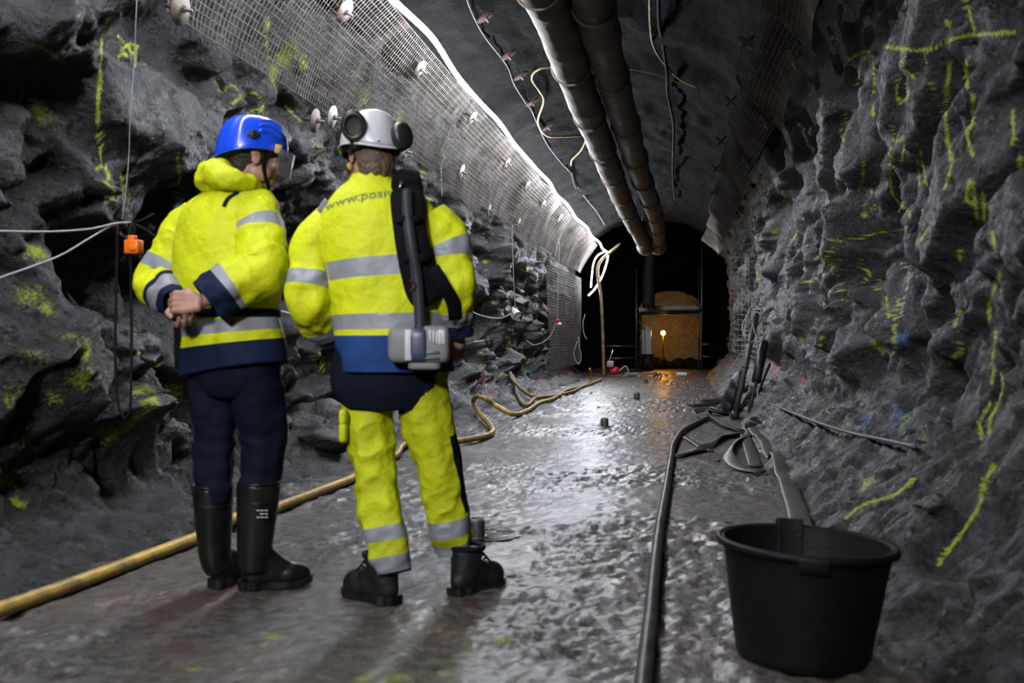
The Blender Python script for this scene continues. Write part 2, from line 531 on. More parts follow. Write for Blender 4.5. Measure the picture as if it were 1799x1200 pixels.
# floor material: wet mud, smooth brown film in places, gravelly elsewhere
def floor_mat():
    m = bpy.data.materials.new('wet_mud_floor')
    m.use_nodes = True
    nt = m.node_tree; N = nt.nodes; Lk = nt.links
    b = N['Principled BSDF']
    b.inputs['Specular IOR Level'].default_value = 0.75
    b.inputs['Coat Weight'].default_value = 0.35; b.inputs['Coat Roughness'].default_value = 0.3
    geo = N.new('ShaderNodeNewGeometry')
    def noise(scale, detail=6, rough=0.6, dist=0.0):
        n = N.new('ShaderNodeTexNoise')
        n.inputs['Scale'].default_value = scale; n.inputs['Detail'].default_value = detail
        n.inputs['Roughness'].default_value = rough; n.inputs['Distortion'].default_value = dist
        Lk.new(geo.outputs['Position'], n.inputs['Vector'])
        return n
    big = noise(0.9, 6, 0.65, 0.5)
    mid = noise(16, 6, 0.6, 0.4)
    fin = noise(60, 5, 0.65)
    film = N.new('ShaderNodeMapRange'); film.inputs['From Min'].default_value = 0.50; film.inputs['From Max'].default_value = 0.60
    Lk.new(big.outputs['Fac'], film.inputs['Value'])
    r = N.new('ShaderNodeValToRGB')
    r.color_ramp.elements[0].position = 0.35; r.color_ramp.elements[0].color = (0.03, 0.026, 0.024, 1)
    r.color_ramp.elements[1].position = 0.7; r.color_ramp.elements[1].color = (0.18, 0.155, 0.143, 1)
    Lk.new(mid.outputs['Fac'], r.inputs['Fac'])
    mx = N.new('ShaderNodeMixRGB'); mx.inputs['Color2'].default_value = (0.078, 0.057, 0.043, 1)
    Lk.new(film.outputs['Result'], mx.inputs['Fac']); Lk.new(r.outputs['Color'], mx.inputs['Color1'])
    Lk.new(mx.outputs['Color'], b.inputs['Base Color'])
    rr = N.new('ShaderNodeMapRange'); rr.inputs['To Min'].default_value = 0.42; rr.inputs['To Max'].default_value = 0.34
    Lk.new(film.outputs['Result'], rr.inputs['Value']); Lk.new(rr.outputs['Result'], b.inputs['Roughness'])
    st = N.new('ShaderNodeMapRange'); st.inputs['To Min'].default_value = 1.0; st.inputs['To Max'].default_value = 0.35
    Lk.new(film.outputs['Result'], st.inputs['Value'])
    bp = N.new('ShaderNodeBump'); bp.inputs['Distance'].default_value = 0.06
    Lk.new(st.outputs['Result'], bp.inputs['Strength']); Lk.new(mid.outputs['Fac'], bp.inputs['Height'])
    b2 = N.new('ShaderNodeBump'); b2.inputs['Distance'].default_value = 0.012
    Lk.new(st.outputs['Result'], b2.inputs['Strength']); Lk.new(fin.outputs['Fac'], b2.inputs['Height'])
    Lk.new(bp.outputs['Normal'], b2.inputs['Normal'])
    Lk.new(b2.outputs['Normal'], b.inputs['Normal'])
    # paint splashes
    at = N.new('ShaderNodeAttribute'); at.attribute_name = 'paint'
    m2 = N.new('ShaderNodeMixRGB')
    pm = N.new('ShaderNodeMath'); pm.operation = 'MULTIPLY'; pm.use_clamp = True
    Lk.new(at.outputs['Alpha'], pm.inputs[0]); Lk.new(fin.outputs['Fac'], pm.inputs[1])
    Lk.new(pm.outputs[0], m2.inputs['Fac']); Lk.new(mx.outputs['Color'], m2.inputs['Color1']); Lk.new(at.outputs['Color'], m2.inputs['Color2'])
    Lk.new(m2.outputs['Color'], b.inputs['Base Color'])
    return m
M['floor'] = floor_mat()

# ------------------------------------------------------------------ tunnel section
CX, AA, BB, Z0, EXPO = -0.80, 2.15, 2.0, 2.3, 2.2
YEND = 29.5
def arch(th, off=0.0):
    """th 0 = left springing, pi = right springing"""
    c, s = np.cos(th), np.sin(th)
    e = 2.0 / EXPO
    return CX - (AA + off) * np.sign(c) * np.abs(c) ** e, Z0 + (BB + off) * np.abs(s) ** e

def rows(y0, y1, k=0.0006, lo=0.012, hi=0.12):
    ys = [y0]
    while ys[-1] < y1:
        y = ys[-1]
        ys.append(y + (0.11 if y < 2.2 else min(hi, max(lo, k * y * y))))
    return np.array(ys)

def shell(profile, ys, ns):
    """grid of points along a section polyline (X,Z); returns P[nv,nu,3] and outward normals"""
    pr = np.asarray(profile, float)
    d = np.r_[0, np.cumsum(np.linalg.norm(np.diff(pr, axis=0), axis=1))]
    pc = catmull(pr, 400)
    dc = np.r_[0, np.cumsum(np.linalg.norm(np.diff(pc, axis=0), axis=1))]
    s = np.linspace(0, dc[-1], ns)
    X = np.interp(s, dc, pc[:, 0]); Z = np.interp(s, dc, pc[:, 1])
    tx, tz = np.gradient(X), np.gradient(Z)
    l = np.hypot(tx, tz)
    n = np.stack([-tz / l, tx / l], 1)          # left of travel
    P = np.zeros((len(ys), ns, 3))
    P[:, :, 0] = X[None]; P[:, :, 1] = ys[:, None]; P[:, :, 2] = Z[None]
    Nn = np.zeros_like(P)
    Nn[:, :, 0] = n[None, :, 0]; Nn[:, :, 2] = n[None, :, 1]
    return P, Nn, s

def rockiness(p, dip, seed, amp=1.0, aniso=0.8):
    """blocky displacement: p (n,3) world; dip rotates the bedding in the y-z plane"""
    wob = np.stack([fbm(p * 0.8, 3, seed), fbm(p * 0.8 + 31, 3, seed + 5), fbm(p * 0.8 + 67, 3, seed + 9)], 1) * 0.20
    q = p + wob
    c, s = math.cos(dip), math.sin(dip)
    r = np.stack([q[:, 0], c * q[:, 1] + s * q[:, 2], -s * q[:, 1] + c * q[:, 2]], 1)
    r[:, 1] *= aniso
    d = 0.38 * facets(r / 0.80, seed + 20, 0.9, 60)
    d += 0.15 * facets(r / 0.34 + 3.1, seed + 40, 1.2, 45)
    d += 0.05 * facets(r / 0.13 + 7.7, seed + 60, 1.2, 26)
    d += 0.07 * np.exp(-(fbm(r * np.array([0.8, 0.6, 1.8]) + 11, 3, seed + 70) / 0.035) ** 2)
    return d * amp

def roughness(p, seed):
    return 0.028 * fbm(p * 3.0, 4, seed + 80, 0.55) + 0.026 * fbm(p * np.array([15, 12, 19]), 4, seed + 90, 0.65)

def grid_obj(name, P, material, flip=False):
    nv, nu = P.shape[:2]
    f = grid_faces(nu, nv)
    if flip:
        f = [q[::-1] for q in f]
    return MB().add(P.reshape(-1, 3), f).build(name, material)

def bump_at(P, c, r, amp):
    d = np.linalg.norm(P - np.asarray(c), axis=-1)
    return amp * sstep(1.0, 0.15, d / r)

def plane_x(px, py, X):
    u = (px - 899.5) / F
    D = X / (math.cos(YAW) * u - math.sin(YAW))
    return W(px, py, D)

# ---- left wall
YS = rows(-7.0, YEND)
pl = [(-2.2, -0.14), (-2.6, 0.02), (-3.0, 0.12), (-3.32, 0.32), (-3.46, 0.75), (-3.46, 1.35), (-3.34, 2.0), (-3.2, 2.5)]
for t in np.linspace(0.18, 0.72, 8):
    pl.append(tuple(float(a) for a in arch(t, 0.30)))
P, Nn, s = shell(pl, YS, 350)
pf = P.reshape(-1, 3)
d = rockiness(pf, 0.5, 11).reshape(P.shape[:2])
zz = P[:, :, 2]
k = 0.28 + 0.72 * sstep(0.08, 0.55, zz)
k = k * (1 - 0.55 * sstep(2.75, 3.1, zz))
d = d * k
PXL = -3.35
for (px, py, r, a) in [(215, 530, 0.52, 0.5), (140, 450, 0.3, 0.25), (300, 490, 0.4, 0.35), (40, 640, 0.55, -0.42), (70, 800, 0.45, -0.25), (235, 190, 0.55, -0.22), (60, 160, 0.5, 0.18),
                       (30, 30, 0.5, -0.25), (560, 640, 0.35, 0.2), (860, 600, 0.6, 0.12), (330, 700, 0.35, -0.3), (520, 300, 0.5, -0.12), (170, 770, 0.5, -0.22), (290, 800, 0.4, -0.12)]:
    d += bump_at(P, plane_x(px, py, PXL), r, a)
w = sstep(1.0, 0.6, np.linalg.norm((P - plane_x(238, 175, PXL)) / np.array([1, 1.0, 0.62]), axis=-1) / 0.95)
d = d * (1 - 0.72 * w) + w * (0.48 * (zz - plane_x(238, 175, PXL)[2]) - 0.06)
w = sstep(1.0, 0.5, np.linalg.norm(P - plane_x(205, 325, PXL), axis=-1) / 0.42)
d = d * (1 - 0.85 * w) - w * 0.08
bank = sstep(0.75, 0.35, zz) * sstep(0.03, 0.22, zz)
d = ease(d, 2) + bank * (0.05 * facets(pf / 0.14, 901, 1.2, 30) + 0.06 * facets(pf / 0.42, 902, 1.0, 40)).reshape(P.shape[:2]) + roughness(pf, 11).reshape(P.shape[:2]) * (0.35 + 0.65 * k)
hi_lim = np.where(zz > 2.6, 0.16, 0.55)
d = np.clip(d, -0.55, 0.8)
d = np.where(zz > 2.7, np.maximum(d, -0.09), d)
P = P + Nn * d[:, :, None]
P[:, :, 0] += 0.14 * fbm(np.stack([pf[:, 1] * 0.35, pf[:, 2] * 0.3, pf[:, 0] * 0], 1), 2, 5).reshape(P.shape[:2]) * sstep(0.2, 0.9, zz) * sstep(2.9, 2.4, zz)
P = respace(P, 400)
wall_left = struct(grid_obj('wall_left', P, M['rock']))
wl_P = P.reshape(-1, 3)

# ---- right wall
pr_ = [(0.58, -0.14), (0.74, 0.0), (0.95, 0.24), (1.12, 0.44), (1.24, 0.53), (1.34, 0.75), (1.40, 1.2), (1.42, 1.8), (1.42, 2.4)]
for t in np.linspace(0.22, 0.62, 6):
    pr_.append(tuple(float(a) for a in arch(math.pi - t, 0.14)))
P, Nn, s = shell(pr_, YS, 350)
Nn = -Nn
pf = P.reshape(-1, 3)
d = rockiness(pf, -0.6, 71, 0.80, 0.6).reshape(P.shape[:2])
zz = P[:, :, 2]
k = 0.30 + 0.70 * sstep(0.4, 0.85, zz)
k = k * (1 - 0.45 * sstep(2.9, 3.3, zz))
d = d * k
for (px, py, r, a) in [(1540, 440, 0.32, 0.20), (1660, 680, 0.22, 0.16), (1570, 590, 0.35, -0.16), (1600, 100, 0.5, -0.08), (1700, 400, 0.3, -0.1), (1420, 200, 0.6, -0.05), (1690, 790, 0.22, 0.16), (1480, 600, 0.35, -0.1)]:
    d += bump_at(P, plane_x(px, py, 1.36), r, a)
d = np.clip(d, -0.26, 0.6)
bank = sstep(0.8, 0.45, zz) * sstep(0.03, 0.2, zz)
d = ease(d, 2) + bank * (0.03 * facets(pf / 0.12, 911, 1.2, 30)).reshape(P.shape[:2]) + roughness(pf, 71).reshape(P.shape[:2]) * (0.4 + 0.5 * k)
d = np.where(zz > 3.1, np.maximum(d, -0.06), d)
P = P + Nn * d[:, :, None]
P = respace(P, 400)
wall_right = struct(grid_obj('wall_right', P, M['rockR'], flip=True))
wr_P = P.reshape(-1, 3)

# ---- ceiling
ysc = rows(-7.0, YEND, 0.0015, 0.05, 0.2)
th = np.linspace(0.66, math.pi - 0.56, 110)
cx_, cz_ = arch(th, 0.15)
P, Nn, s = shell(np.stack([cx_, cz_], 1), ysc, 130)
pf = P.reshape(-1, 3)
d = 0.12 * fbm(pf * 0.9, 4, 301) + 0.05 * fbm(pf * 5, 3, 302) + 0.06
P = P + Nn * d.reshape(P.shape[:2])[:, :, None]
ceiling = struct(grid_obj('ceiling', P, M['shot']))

# ---- floor
ysf = rows(-7.0, 40.0, 0.0007, 0.009, 0.16)
xs = np.linspace(-3.1, 1.15, 390)
P = np.zeros((len(ysf), len(xs), 3))
P[:, :, 0] = xs[None]; P[:, :, 1] = ysf[:, None]
pf = P.reshape(-1, 3)
q = pf * np.array([1.0, 0.8, 1])
filmk = sstep(-0.15, 0.2, fbm(pf * 0.8, 4, 401))
z = 0.014 * fbm(q * 1.3, 4, 402) + (0.007 + 0.018 * (1 - filmk)) * fbm(q * 9, 4, 403, 0.6) - 0.012 * np.maximum(0, facets(q / 0.5, 405, 1.0) - 0.25)
z += (1 - 0.85 * filmk) * (0.016 * facets(q / 0.075, 420, 0.6, 14) + 0.006 * fbm(q * 30, 3, 421)) + 0.002 * fbm(q * 24, 2, 425)
z -= 0.02 * sstep(0.06, 0.02, np.abs(fbm(q * 0.9 + 9, 3, 410))) * sstep(0.1, 0.3, fbm(q * 0.5, 2, 411))
P[:, :, 2] = z.reshape(P.shape[:2]) - 0.004
floor = struct(grid_obj('floor', P, M['floor'], flip=False))
fl_P = P.reshape(-1, 3)

bvh = {}
def get_bvh(o):
    if o.name not in bvh:
        me = o.data
        v = np.empty(len(me.vertices) * 3); me.vertices.foreach_get('co', v)
        bvh[o.name] = BVHTree.FromPolygons(v.reshape(-1, 3).tolist(), [tuple(p.vertices) for p in me.polygons])
    return bvh[o.name]
BL, BR, BC, BF = get_bvh(wall_left), get_bvh(wall_right), get_bvh(ceiling), get_bvh(floor)

def hit(b, px, py):
    r = b.ray_cast(Vector(CAM), Vector(norm(ray(px, py))))
    return (np.array(r[0]), np.array(r[1])) if r[0] is not None else (None, None)

def floor_z(x, y):
    z = -1.0
    for b in (BF, BL, BR):
        r = b.ray_cast(Vector((float(x), float(y), 1.6)), Vector((0, 0, -1)))
        if r[0] is not None:
            z = max(z, r[0].z)
    return z

# ---- sprayed paint on the rock
YEL = (0.40, 0.48, 0.02); RED = (0.55, 0.04, 0.12); BLU = (0.10, 0.2, 0.42); WHT = (0.55, 0.53, 0.5); ORG = (0.4, 0.28, 0.05)
class Paint:
    def __init__(self, o, V, b):
        self.o, self.b, self.n = o, b, len(V)
        self.V = V
        self.kd = kdtree.KDTree(len(V))
        for i, v in enumerate(V.tolist()):
            self.kd.insert(v, i)
        self.kd.balance()
        self.a = np.zeros(len(V)); self.c = np.zeros((len(V), 3)); self.c[:] = YEL
    def dab(self, p, r, a, c, soft=0.35):
        for (co, i, dist) in self.kd.find_range(Vector(p), r):
            w = a * float(sstep(1.0, soft, dist / r))
            if w > self.a[i]:
                self.a[i] = w; self.c[i] = c
    def stroke(self, pts, wpx=4.5, a=1.0, c=YEL):
        P = resample(np.array([(x, y) for x, y in pts], float), 1.5)
        last = None
        for x, y in P:
            h, n = hit(self.b, x, y)
            if h is None: continue
            D = float(np.dot(h - CAM, FWD))
            self.dab(h, max(wpx * D / F * 0.95, 0.015), a * (0.85 + 0.3 * random.random()), c)
    def patch(self, px, py, rpx, a=0.5, c=YEL):
        h, n = hit(self.b, px, py)
        if h is None: return
        D = float(np.dot(h - CAM, FWD))
        self.dab(h, rpx * D / F * 1.7, min(1.0, a * 1.25), c, 0.0)
    def done(self):
        at = self.o.data.color_attributes.new('paint', 'FLOAT_COLOR', 'POINT')
        at.data.foreach_set('color', np.c_[self.c, self.a].ravel())

pr = Paint(wall_right, wr_P, BR)
for st in [[(1552, 82), (1629, 88), (1686, 65), (1782, 57)], [(1669, 110), (1661, 180), (1664, 240), (1671, 287), (1659, 333)], [(1709, 163), (1709, 213), (1699, 233), (1709, 273)]]:
    pr.stroke(st, 5.5)
for st in [[(1489, 107), (1519, 90), (1532, 100), (1536, 150), (1532, 207)], [(1587, 90), (1586, 120), (1606, 137)], [(1579, 133), (1576, 160), (1582, 180), (1596, 167), (1590, 150)],
           [(1697, 107), (1699, 153)], [(1779, 193), (1781, 253)], [(1792, 277), (1792, 297)], [(1567, 220), (1572, 247), (1586, 243)], [(1587, 257), (1584, 290)],
           [(1564, 257), (1566, 333), (1586, 363), (1609, 390)], [(1612, 280), (1616, 327)], [(1617, 267), (1627, 323)], [(1702, 317), (1699, 350), (1712, 360), (1709, 320)],
           [(1714, 360), (1717, 387)], [(1727, 340), (1729, 390)], [(1517, 277), (1516, 310), (1509, 333)], [(1529, 333), (1536, 367), (1519, 360), (1521, 383)],
           [(1506, 113), (1509, 130), (1504, 157)], [(1636, 143), (1639, 160)], [(1476, 220), (1482, 253)], [(1632, 400), (1612, 430)], [(1742, 407), (1749, 443)], [(1687, 437), (1686, 457)],
           [(1757, 480), (1739, 533), (1739, 563)], [(1749, 583), (1746, 613), (1742, 640)], [(1747, 647), (1742, 677)], [(1509, 420), (1539, 410), (1592, 403)],
           [(1519, 473), (1529, 480), (1517, 497)], [(1538, 475), (1546, 490), (1536, 507), (1546, 508)], [(1557, 520), (1561, 557), (1567, 543)], [(1579, 523), (1571, 573), (1572, 620)],
           [(1429, 543), (1436, 563), (1429, 573), (1432, 597)], [(1412, 497), (1437, 487), (1452, 450), (1459, 420)], [(1455, 640), (1457, 670), (1449, 690)], [(1444, 590), (1440, 610)],
           [(1446, 520), (1448, 545)], [(1475, 500), (1478, 520)], [(1485, 200), (1490, 225)], [(1660, 30), (1668, 48)], [(1486, 8), (1480, 40)], [(1470, 65), (1468, 95)]]:
    pr.stroke(st, 3.6, 0.9)
for st in [[(1696, 0), (1712, 53)], [(1689, 547), (1679, 567), (1682, 590), (1686, 607), (1692, 613), (1672, 630)], [(1759, 657), (1762, 680), (1752, 713), (1739, 737), (1739, 763)], [(1739, 710), (1722, 743), (1726, 770)],
           [(1746, 820), (1729, 847), (1722, 883), (1699, 923), (1666, 967), (1649, 992)], [(1486, 910), (1516, 887), (1549, 877), (1576, 867), (1606, 840)]]:
    pr.stroke(st, 4.8)
# the figures 88 and 40 on the right wall
for x0 in (1404, 1418, 1432):
    pr.stroke([(x0, 186), (x0 + 5, 192), (x0 - 3, 200), (x0 + 4, 204), (x0 + 2, 192), (x0, 186)], 2.2, 0.7)
for (x, y, r, a) in [(1397, 413, 16, .6), (1332, 486, 16, .5), (1542, 606, 22, .6), (1409, 597, 12, .5), (1522, 852, 22, .55), (1475, 430, 14, .4), (1375, 320, 14, .4), (1462, 470, 18, .4), (1400, 760, 20, .35),
                     (1385, 360, 16, .4), (1360, 410, 14, .4), (1485, 755, 18, .4), (1590, 740, 22, .35), (1620, 770, 16, .35), (1480, 810, 24, .3), (1600, 40, 20, .35), (1275, 610, 8, .4), (1290, 560, 8, .3)]:
    pr.patch(x, y, r, a)
for k in range(60):
    x = random.uniform(1300, 1560); y = random.uniform(230, 720)
    pr.stroke([(x, y), (x + random.uniform(-4, 4), y + random.uniform(5, 18))], 1.8, random.uniform(0.35, 0.7))
pr.patch(1362, 653, 15, .85, RED); pr.patch(1358, 640, 9, .9, RED); pr.patch(1368, 665, 8, .9, RED); pr.patch(1409, 668, 9, .8, RED)
pr.patch(1290, 640, 12, .5, RED)
pr.stroke([(1585, 463), (1597, 485), (1583, 550), (1590, 553)], 3, 0.8, WHT)
pr.patch(1582, 597, 18, .6, BLU); pr.patch(1575, 740, 26, .5, BLU); pr.patch(1520, 740, 16, .4, BLU)
pr.done()

lp = Paint(wall_left, wl_P, BL)
lp.stroke([(192, 30), (180, 60), (177, 113), (172, 200), (175, 247), (177, 280)], 4.5)
for st in [[(208, 63), (222, 80), (213, 87), (223, 97), (208, 98)], [(240, 80), (227, 77), (230, 93), (238, 90), (240, 80), (238, 117)],
           [(167, 297), (183, 293), (192, 310), (187, 320), (200, 333), (197, 350), (183, 355)], [(213, 320), (212, 303), (220, 297), (223, 310), (213, 320), (223, 333), (228, 352), (217, 350), (216, 333), (222, 322)]]:
    lp.stroke(st, 3.8)
for st in [[(377, 140), (387, 160), (407, 150), (423, 167), (407, 183), (443, 163), (463, 187), (437, 197), (450, 207), (460, 193)], [(467, 60), (473, 117), (487, 167)], [(67, 80), (117, 113)], [(312, 267), (315, 317), (310, 353)],
           [(547, 620), (543, 633), (555, 630)], [(555, 620), (555, 650)], [(563, 617), (560, 630), (570, 647), (563, 652), (562, 640), (567, 627)],
           [(237, 605), (245, 600), (252, 612), (243, 622)], [(262, 605), (272, 600), (276, 612), (262, 618)], [(280, 625), (275, 645)], [(500, 185), (530, 215)]]:
    lp.stroke(st, 3.2, 0.95)
for (x, y, r, a) in [(500, 90, 26, .75), (533, 113, 18, .75), (480, 130, 18, .6), (470, 45, 16, .6), (67, 200, 24, .5), (63, 440, 26, .6), (50, 520, 30, .4), (85, 540, 22, .45), (150, 615, 20, .65), (145, 665, 28, .5),
                     (247, 690, 36, .75), (270, 705, 26, .7), (300, 690, 22, .6), (185, 763, 24, .55), (20, 700, 26, .35), (95, 700, 20, .4), (10, 850, 24, .7), (30, 885, 18, .6), (60, 620, 24, .3), (45, 770, 26, .35), (255, 615, 18, .4),
                     (560, 735, 14, .5), (230, 745, 30, .5), (120, 590, 18, .4), (640, 180, 26, .5), (700, 210, 22, .45), (620, 130, 20, .4), (560, 260, 12, .4), (820, 310, 24, .5), (780, 280, 20, .5), (740, 300, 20, .4)]:
    lp.patch(x, y, r, a)
for (x, y) in [(878, 503), (943, 530), (827, 560), (865, 587), (843, 607), (843, 640), (888, 600), (957, 573), (830, 500), (850, 470), (870, 430), (900, 455), (925, 480), (900, 540), (960, 610), (930, 640), (880, 650)]:
    lp.stroke([(x, y - 12), (x + random.uniform(-4, 4), y), (x + random.uniform(-3, 3), y + 14)], 2.6, 0.8)
for k in range(70):
    x = random.uniform(800, 1010); y = random.uniform(420, 640)
    lp.stroke([(x, y), (x + random.uniform(-4, 4), y + random.uniform(4, 14))], 1.7, random.uniform(0.3, 0.7))
for (x, y) in [(850, 673), (863, 700), (845, 660), (868, 690), (950, 668), (1000, 655)]:
    lp.patch(x, y, 9, .75, RED)
lp.done()
fp = Paint(floor, fl_P, BF)
for (x, y, r) in [(340, 1176, 12), (480, 1120, 18), (700, 1190, 20), (780, 1182, 14), (640, 1192, 14), (885, 1125, 12)]:
    fp.patch(x, y, r, .9)
fp.done()

# ---- the dark chamber past the portal
mb = MB()
for (x0, x1, y0, y1, z0, z1, ax) in [(-7.0, -7.0, 29.4, 40, -0.1, 6, 'x'), (5.0, 5.0, 29.4, 40, -0.1, 6, 'x')]:
    pass
def rough_sheet(name, o, u, v, nu, nv, material, amp=0.12, seed=1, inn=(0, 0, 1)):
    o, u, v = np.array(o, float), np.array(u, float), np.array(v, float)
    a, b_ = np.meshgrid(np.linspace(0, 1, nu), np.linspace(0, 1, nv))
    P = o + a[:, :, None] * u + b_[:, :, None] * v
    n = norm(np.cross(u, v))
    q = P.reshape(-1, 3)
    d = amp * facets(q / 0.7, seed, 0.8) + amp * 0.6 * fbm(q * 2, 3, seed)
    P = P + n * d.reshape(P.shape[:2])[:, :, None]
    return struct(grid_obj(name, P, material))
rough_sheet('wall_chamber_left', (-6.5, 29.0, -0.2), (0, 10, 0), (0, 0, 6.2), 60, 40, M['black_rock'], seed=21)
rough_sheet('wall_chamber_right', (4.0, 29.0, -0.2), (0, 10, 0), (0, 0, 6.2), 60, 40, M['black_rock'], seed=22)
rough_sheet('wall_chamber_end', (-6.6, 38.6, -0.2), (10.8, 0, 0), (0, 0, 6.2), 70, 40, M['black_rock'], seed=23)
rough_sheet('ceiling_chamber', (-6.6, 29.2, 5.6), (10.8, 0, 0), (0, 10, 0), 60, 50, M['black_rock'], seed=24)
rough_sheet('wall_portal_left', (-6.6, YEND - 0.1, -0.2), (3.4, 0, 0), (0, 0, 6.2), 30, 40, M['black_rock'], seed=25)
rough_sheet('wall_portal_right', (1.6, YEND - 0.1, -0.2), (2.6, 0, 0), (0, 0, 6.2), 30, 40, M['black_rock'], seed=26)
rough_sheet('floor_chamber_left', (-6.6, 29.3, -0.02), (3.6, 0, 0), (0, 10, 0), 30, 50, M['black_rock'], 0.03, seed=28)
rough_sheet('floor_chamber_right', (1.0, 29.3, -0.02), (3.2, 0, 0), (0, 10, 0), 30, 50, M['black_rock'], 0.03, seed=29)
# pale sprayed face of the next drift, an arch of rough concrete standing proud of the end wall
cxf = float(W(1179, 560, 38.0)[0])
a = np.linspace(-1, 1, 36); b_ = np.linspace(0, 1, 40)
P = np.zeros((40, 36, 3))
top = 2.15 + 0.75 * np.sqrt(np.clip(1 - (a * 0.98) ** 2, 0, 1))
P[:, :, 0] = cxf + 1.16 * a[None]
P[:, :, 2] = 0.25 + b_[:, None] * (top[None] - 0.25)
P[:, :, 1] = 37.95 + 0.05 * fbm(np.stack([P[:, :, 0].ravel() * 2, P[:, :, 2].ravel() * 2, P[:, :, 2].ravel() * 0], 1), 3, 33).reshape(40, 36)
struct(grid_obj('wall_drift_face', P, M['face']))
mb = MB()
for k in range(14):
    ell(mb, (cxf + random.uniform(-1.3, 1.3), 37.3 + random.uniform(-0.3, 0.5), 0.08), (random.uniform(.25, .5), .4, random.uniform(.12, .38)), nu=10, nv=7)
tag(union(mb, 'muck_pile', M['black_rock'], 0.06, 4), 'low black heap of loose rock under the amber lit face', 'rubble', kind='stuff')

# ------------------------------------------------------------------ LED strip
def arch_y(th, y, off):
    x, z = arch(np.float64(th), off)
    return np.array([float(x), float(y), float(z)])
def local_child(o, parent):
    """o was built in world coordinates: keep it there under its parent"""
    o.parent = parent
    o.location = -Vector(parent.location)
    return o
rng = random.Random(3)
LED_TH = 0.815
pts = []
for y in np.arange(-6.5, 28.2, 1.15):
    pts.append(arch_y(LED_TH + 0.014 * math.sin(y * 1.7) + rng.uniform(-0.012, 0.012), y, -0.22 + rng.uniform(-0.02, 0.02)))
DE = 28.6
pts.append(W(1064, 441, DE))
e = thing('led_strip', 'white glowing rope light running along the left haunch above the wire mesh', 'light strip', pts[0])
mb = MB(); tube(mb, pts, 0.024, 8, step=0.12)
local_child(mb.build('glow_tube', M['led']), e)
mb = MB(); tube(mb, [W(1064, 441, DE), W(1050, 449, DE), W(1043, 462, DE), W(1040, 482, DE), W(1038, 505, DE)], 0.016, 8, step=0.05)
local_child(mb.build('glow_tube', M['led']), e)
mb = MB(); tube(mb, [W(1066, 441, DE), W(1068, 450, DE), W(1064, 468, DE), W(1058, 485, DE), W(1050, 500, DE), W(1043, 510, DE), W(1034, 519, DE)], 0.019, 8, step=0.05)
local_child(mb.build('glow_tube', M['led']), e)
for y in np.arange(1.0, 28, 2.3):
    a = arch_y(LED_TH + 0.014 * math.sin(y * 1.7), y, -0.21); b = arch_y(LED_TH - 0.02, y, 0.16)
    mb = MB(); cyl(mb, a, b, 0.006, n=6)
    local_child(mb.build('hook', M['bolt']), e)

# ------------------------------------------------------------------ wire mesh panels
def mesh_panel(th0, th1, y0, y1, off, seed, label, group, right=False, bulge=0.05, cell=0.052):
    wire_m = M['steelR'] if right else M['steel']
    n_long = int(abs(arc_len(th0, th1)) / cell) + 1
    n_hoop = int((y1 - y0) / cell) + 1
    mb = MB()
    r = 0.0032 if right else 0.004
    def pt(th, y):
        th = np.asarray(th, float); y = np.asarray(y, float)
        v = (y - y0) / (y1 - y0); u = (th - th0) / (th1 - th0)
        o = off + bulge * (np.sin(np.pi * v) * 0.8 - 0.5) * -1 + 0.02 * np.sin(7 * v + seed + 4 * u) + 0.03 * np.sin(3.1 * u + 2.3 * v + seed * 2)
        x, z = arch(np.pi - th if right else th, o)
        return np.stack([x, y, z], -1)
    for i in range(n_hoop):
        y = y0 + (y1 - y0) * i / (n_hoop - 1)
        th = np.linspace(th0, th1, 16)
        tube(mb, pt(th, np.full(16, y) + 0.006 * np.sin(th * 5 + i)), r, 4, raw=True, cap=False)
    ts = np.linspace(th0, th1, n_long)
    ny = max(8, int((y1 - y0) / 0.13))
    for t in ts:
        y = np.linspace(y0, y1, ny)
        tube(mb, pt(np.full(ny, t), y), r, 4, raw=True, cap=False)
    o = mb.build('wire_mesh_panel', wire_m)
    tag(o, label, 'wire mesh', group)
    return o
def arc_len(a, b):
    t = np.linspace(a, b, 40); x, z = arch(t)
    return np.hypot(np.diff(x), np.diff(z)).sum()
LEFT_TH = (0.27, 0.80)
RIGHT_TH = (0.525, 0.86)
ORD = ['first', 'second', 'third', 'fourth', 'fifth', 'sixth', 'seventh', 'eighth', 'ninth', 'tenth', 'eleventh', 'twelfth', 'thirteenth', 'fourteenth', 'fifteenth']
ys_l = [5.35, 8.3, 11.3, 14.3, 17.3, 20.3, 23.3, 26.3]
for i, y in enumerate(ys_l):
    mesh_panel(LEFT_TH[0] + (0.05 if i % 2 else 0), LEFT_TH[1], y, y + 3.15, 0.03 + 0.02 * (i % 2), i,
               'rusty steel wire mesh on the left arch, %s panel counted from the near end' % ORD[i], 'wire mesh panels on the left arch')
ys_r = [3.2, 5.9, 8.6, 11.4, 14.2, 17.0, 19.8, 22.6, 25.6]
for i, y in enumerate(ys_r):
    mesh_panel(RIGHT_TH[0] + (0.04 if i % 2 else 0) - (0.16 if i == 7 else 0), RIGHT_TH[1], y, y + 3.0, -0.05 + 0.03 * (i % 2), i + 20,
               'brownish wire mesh on the right arch, %s panel counted from the near end' % ORD[i], 'wire mesh panels on the right arch', True, bulge=0.16)
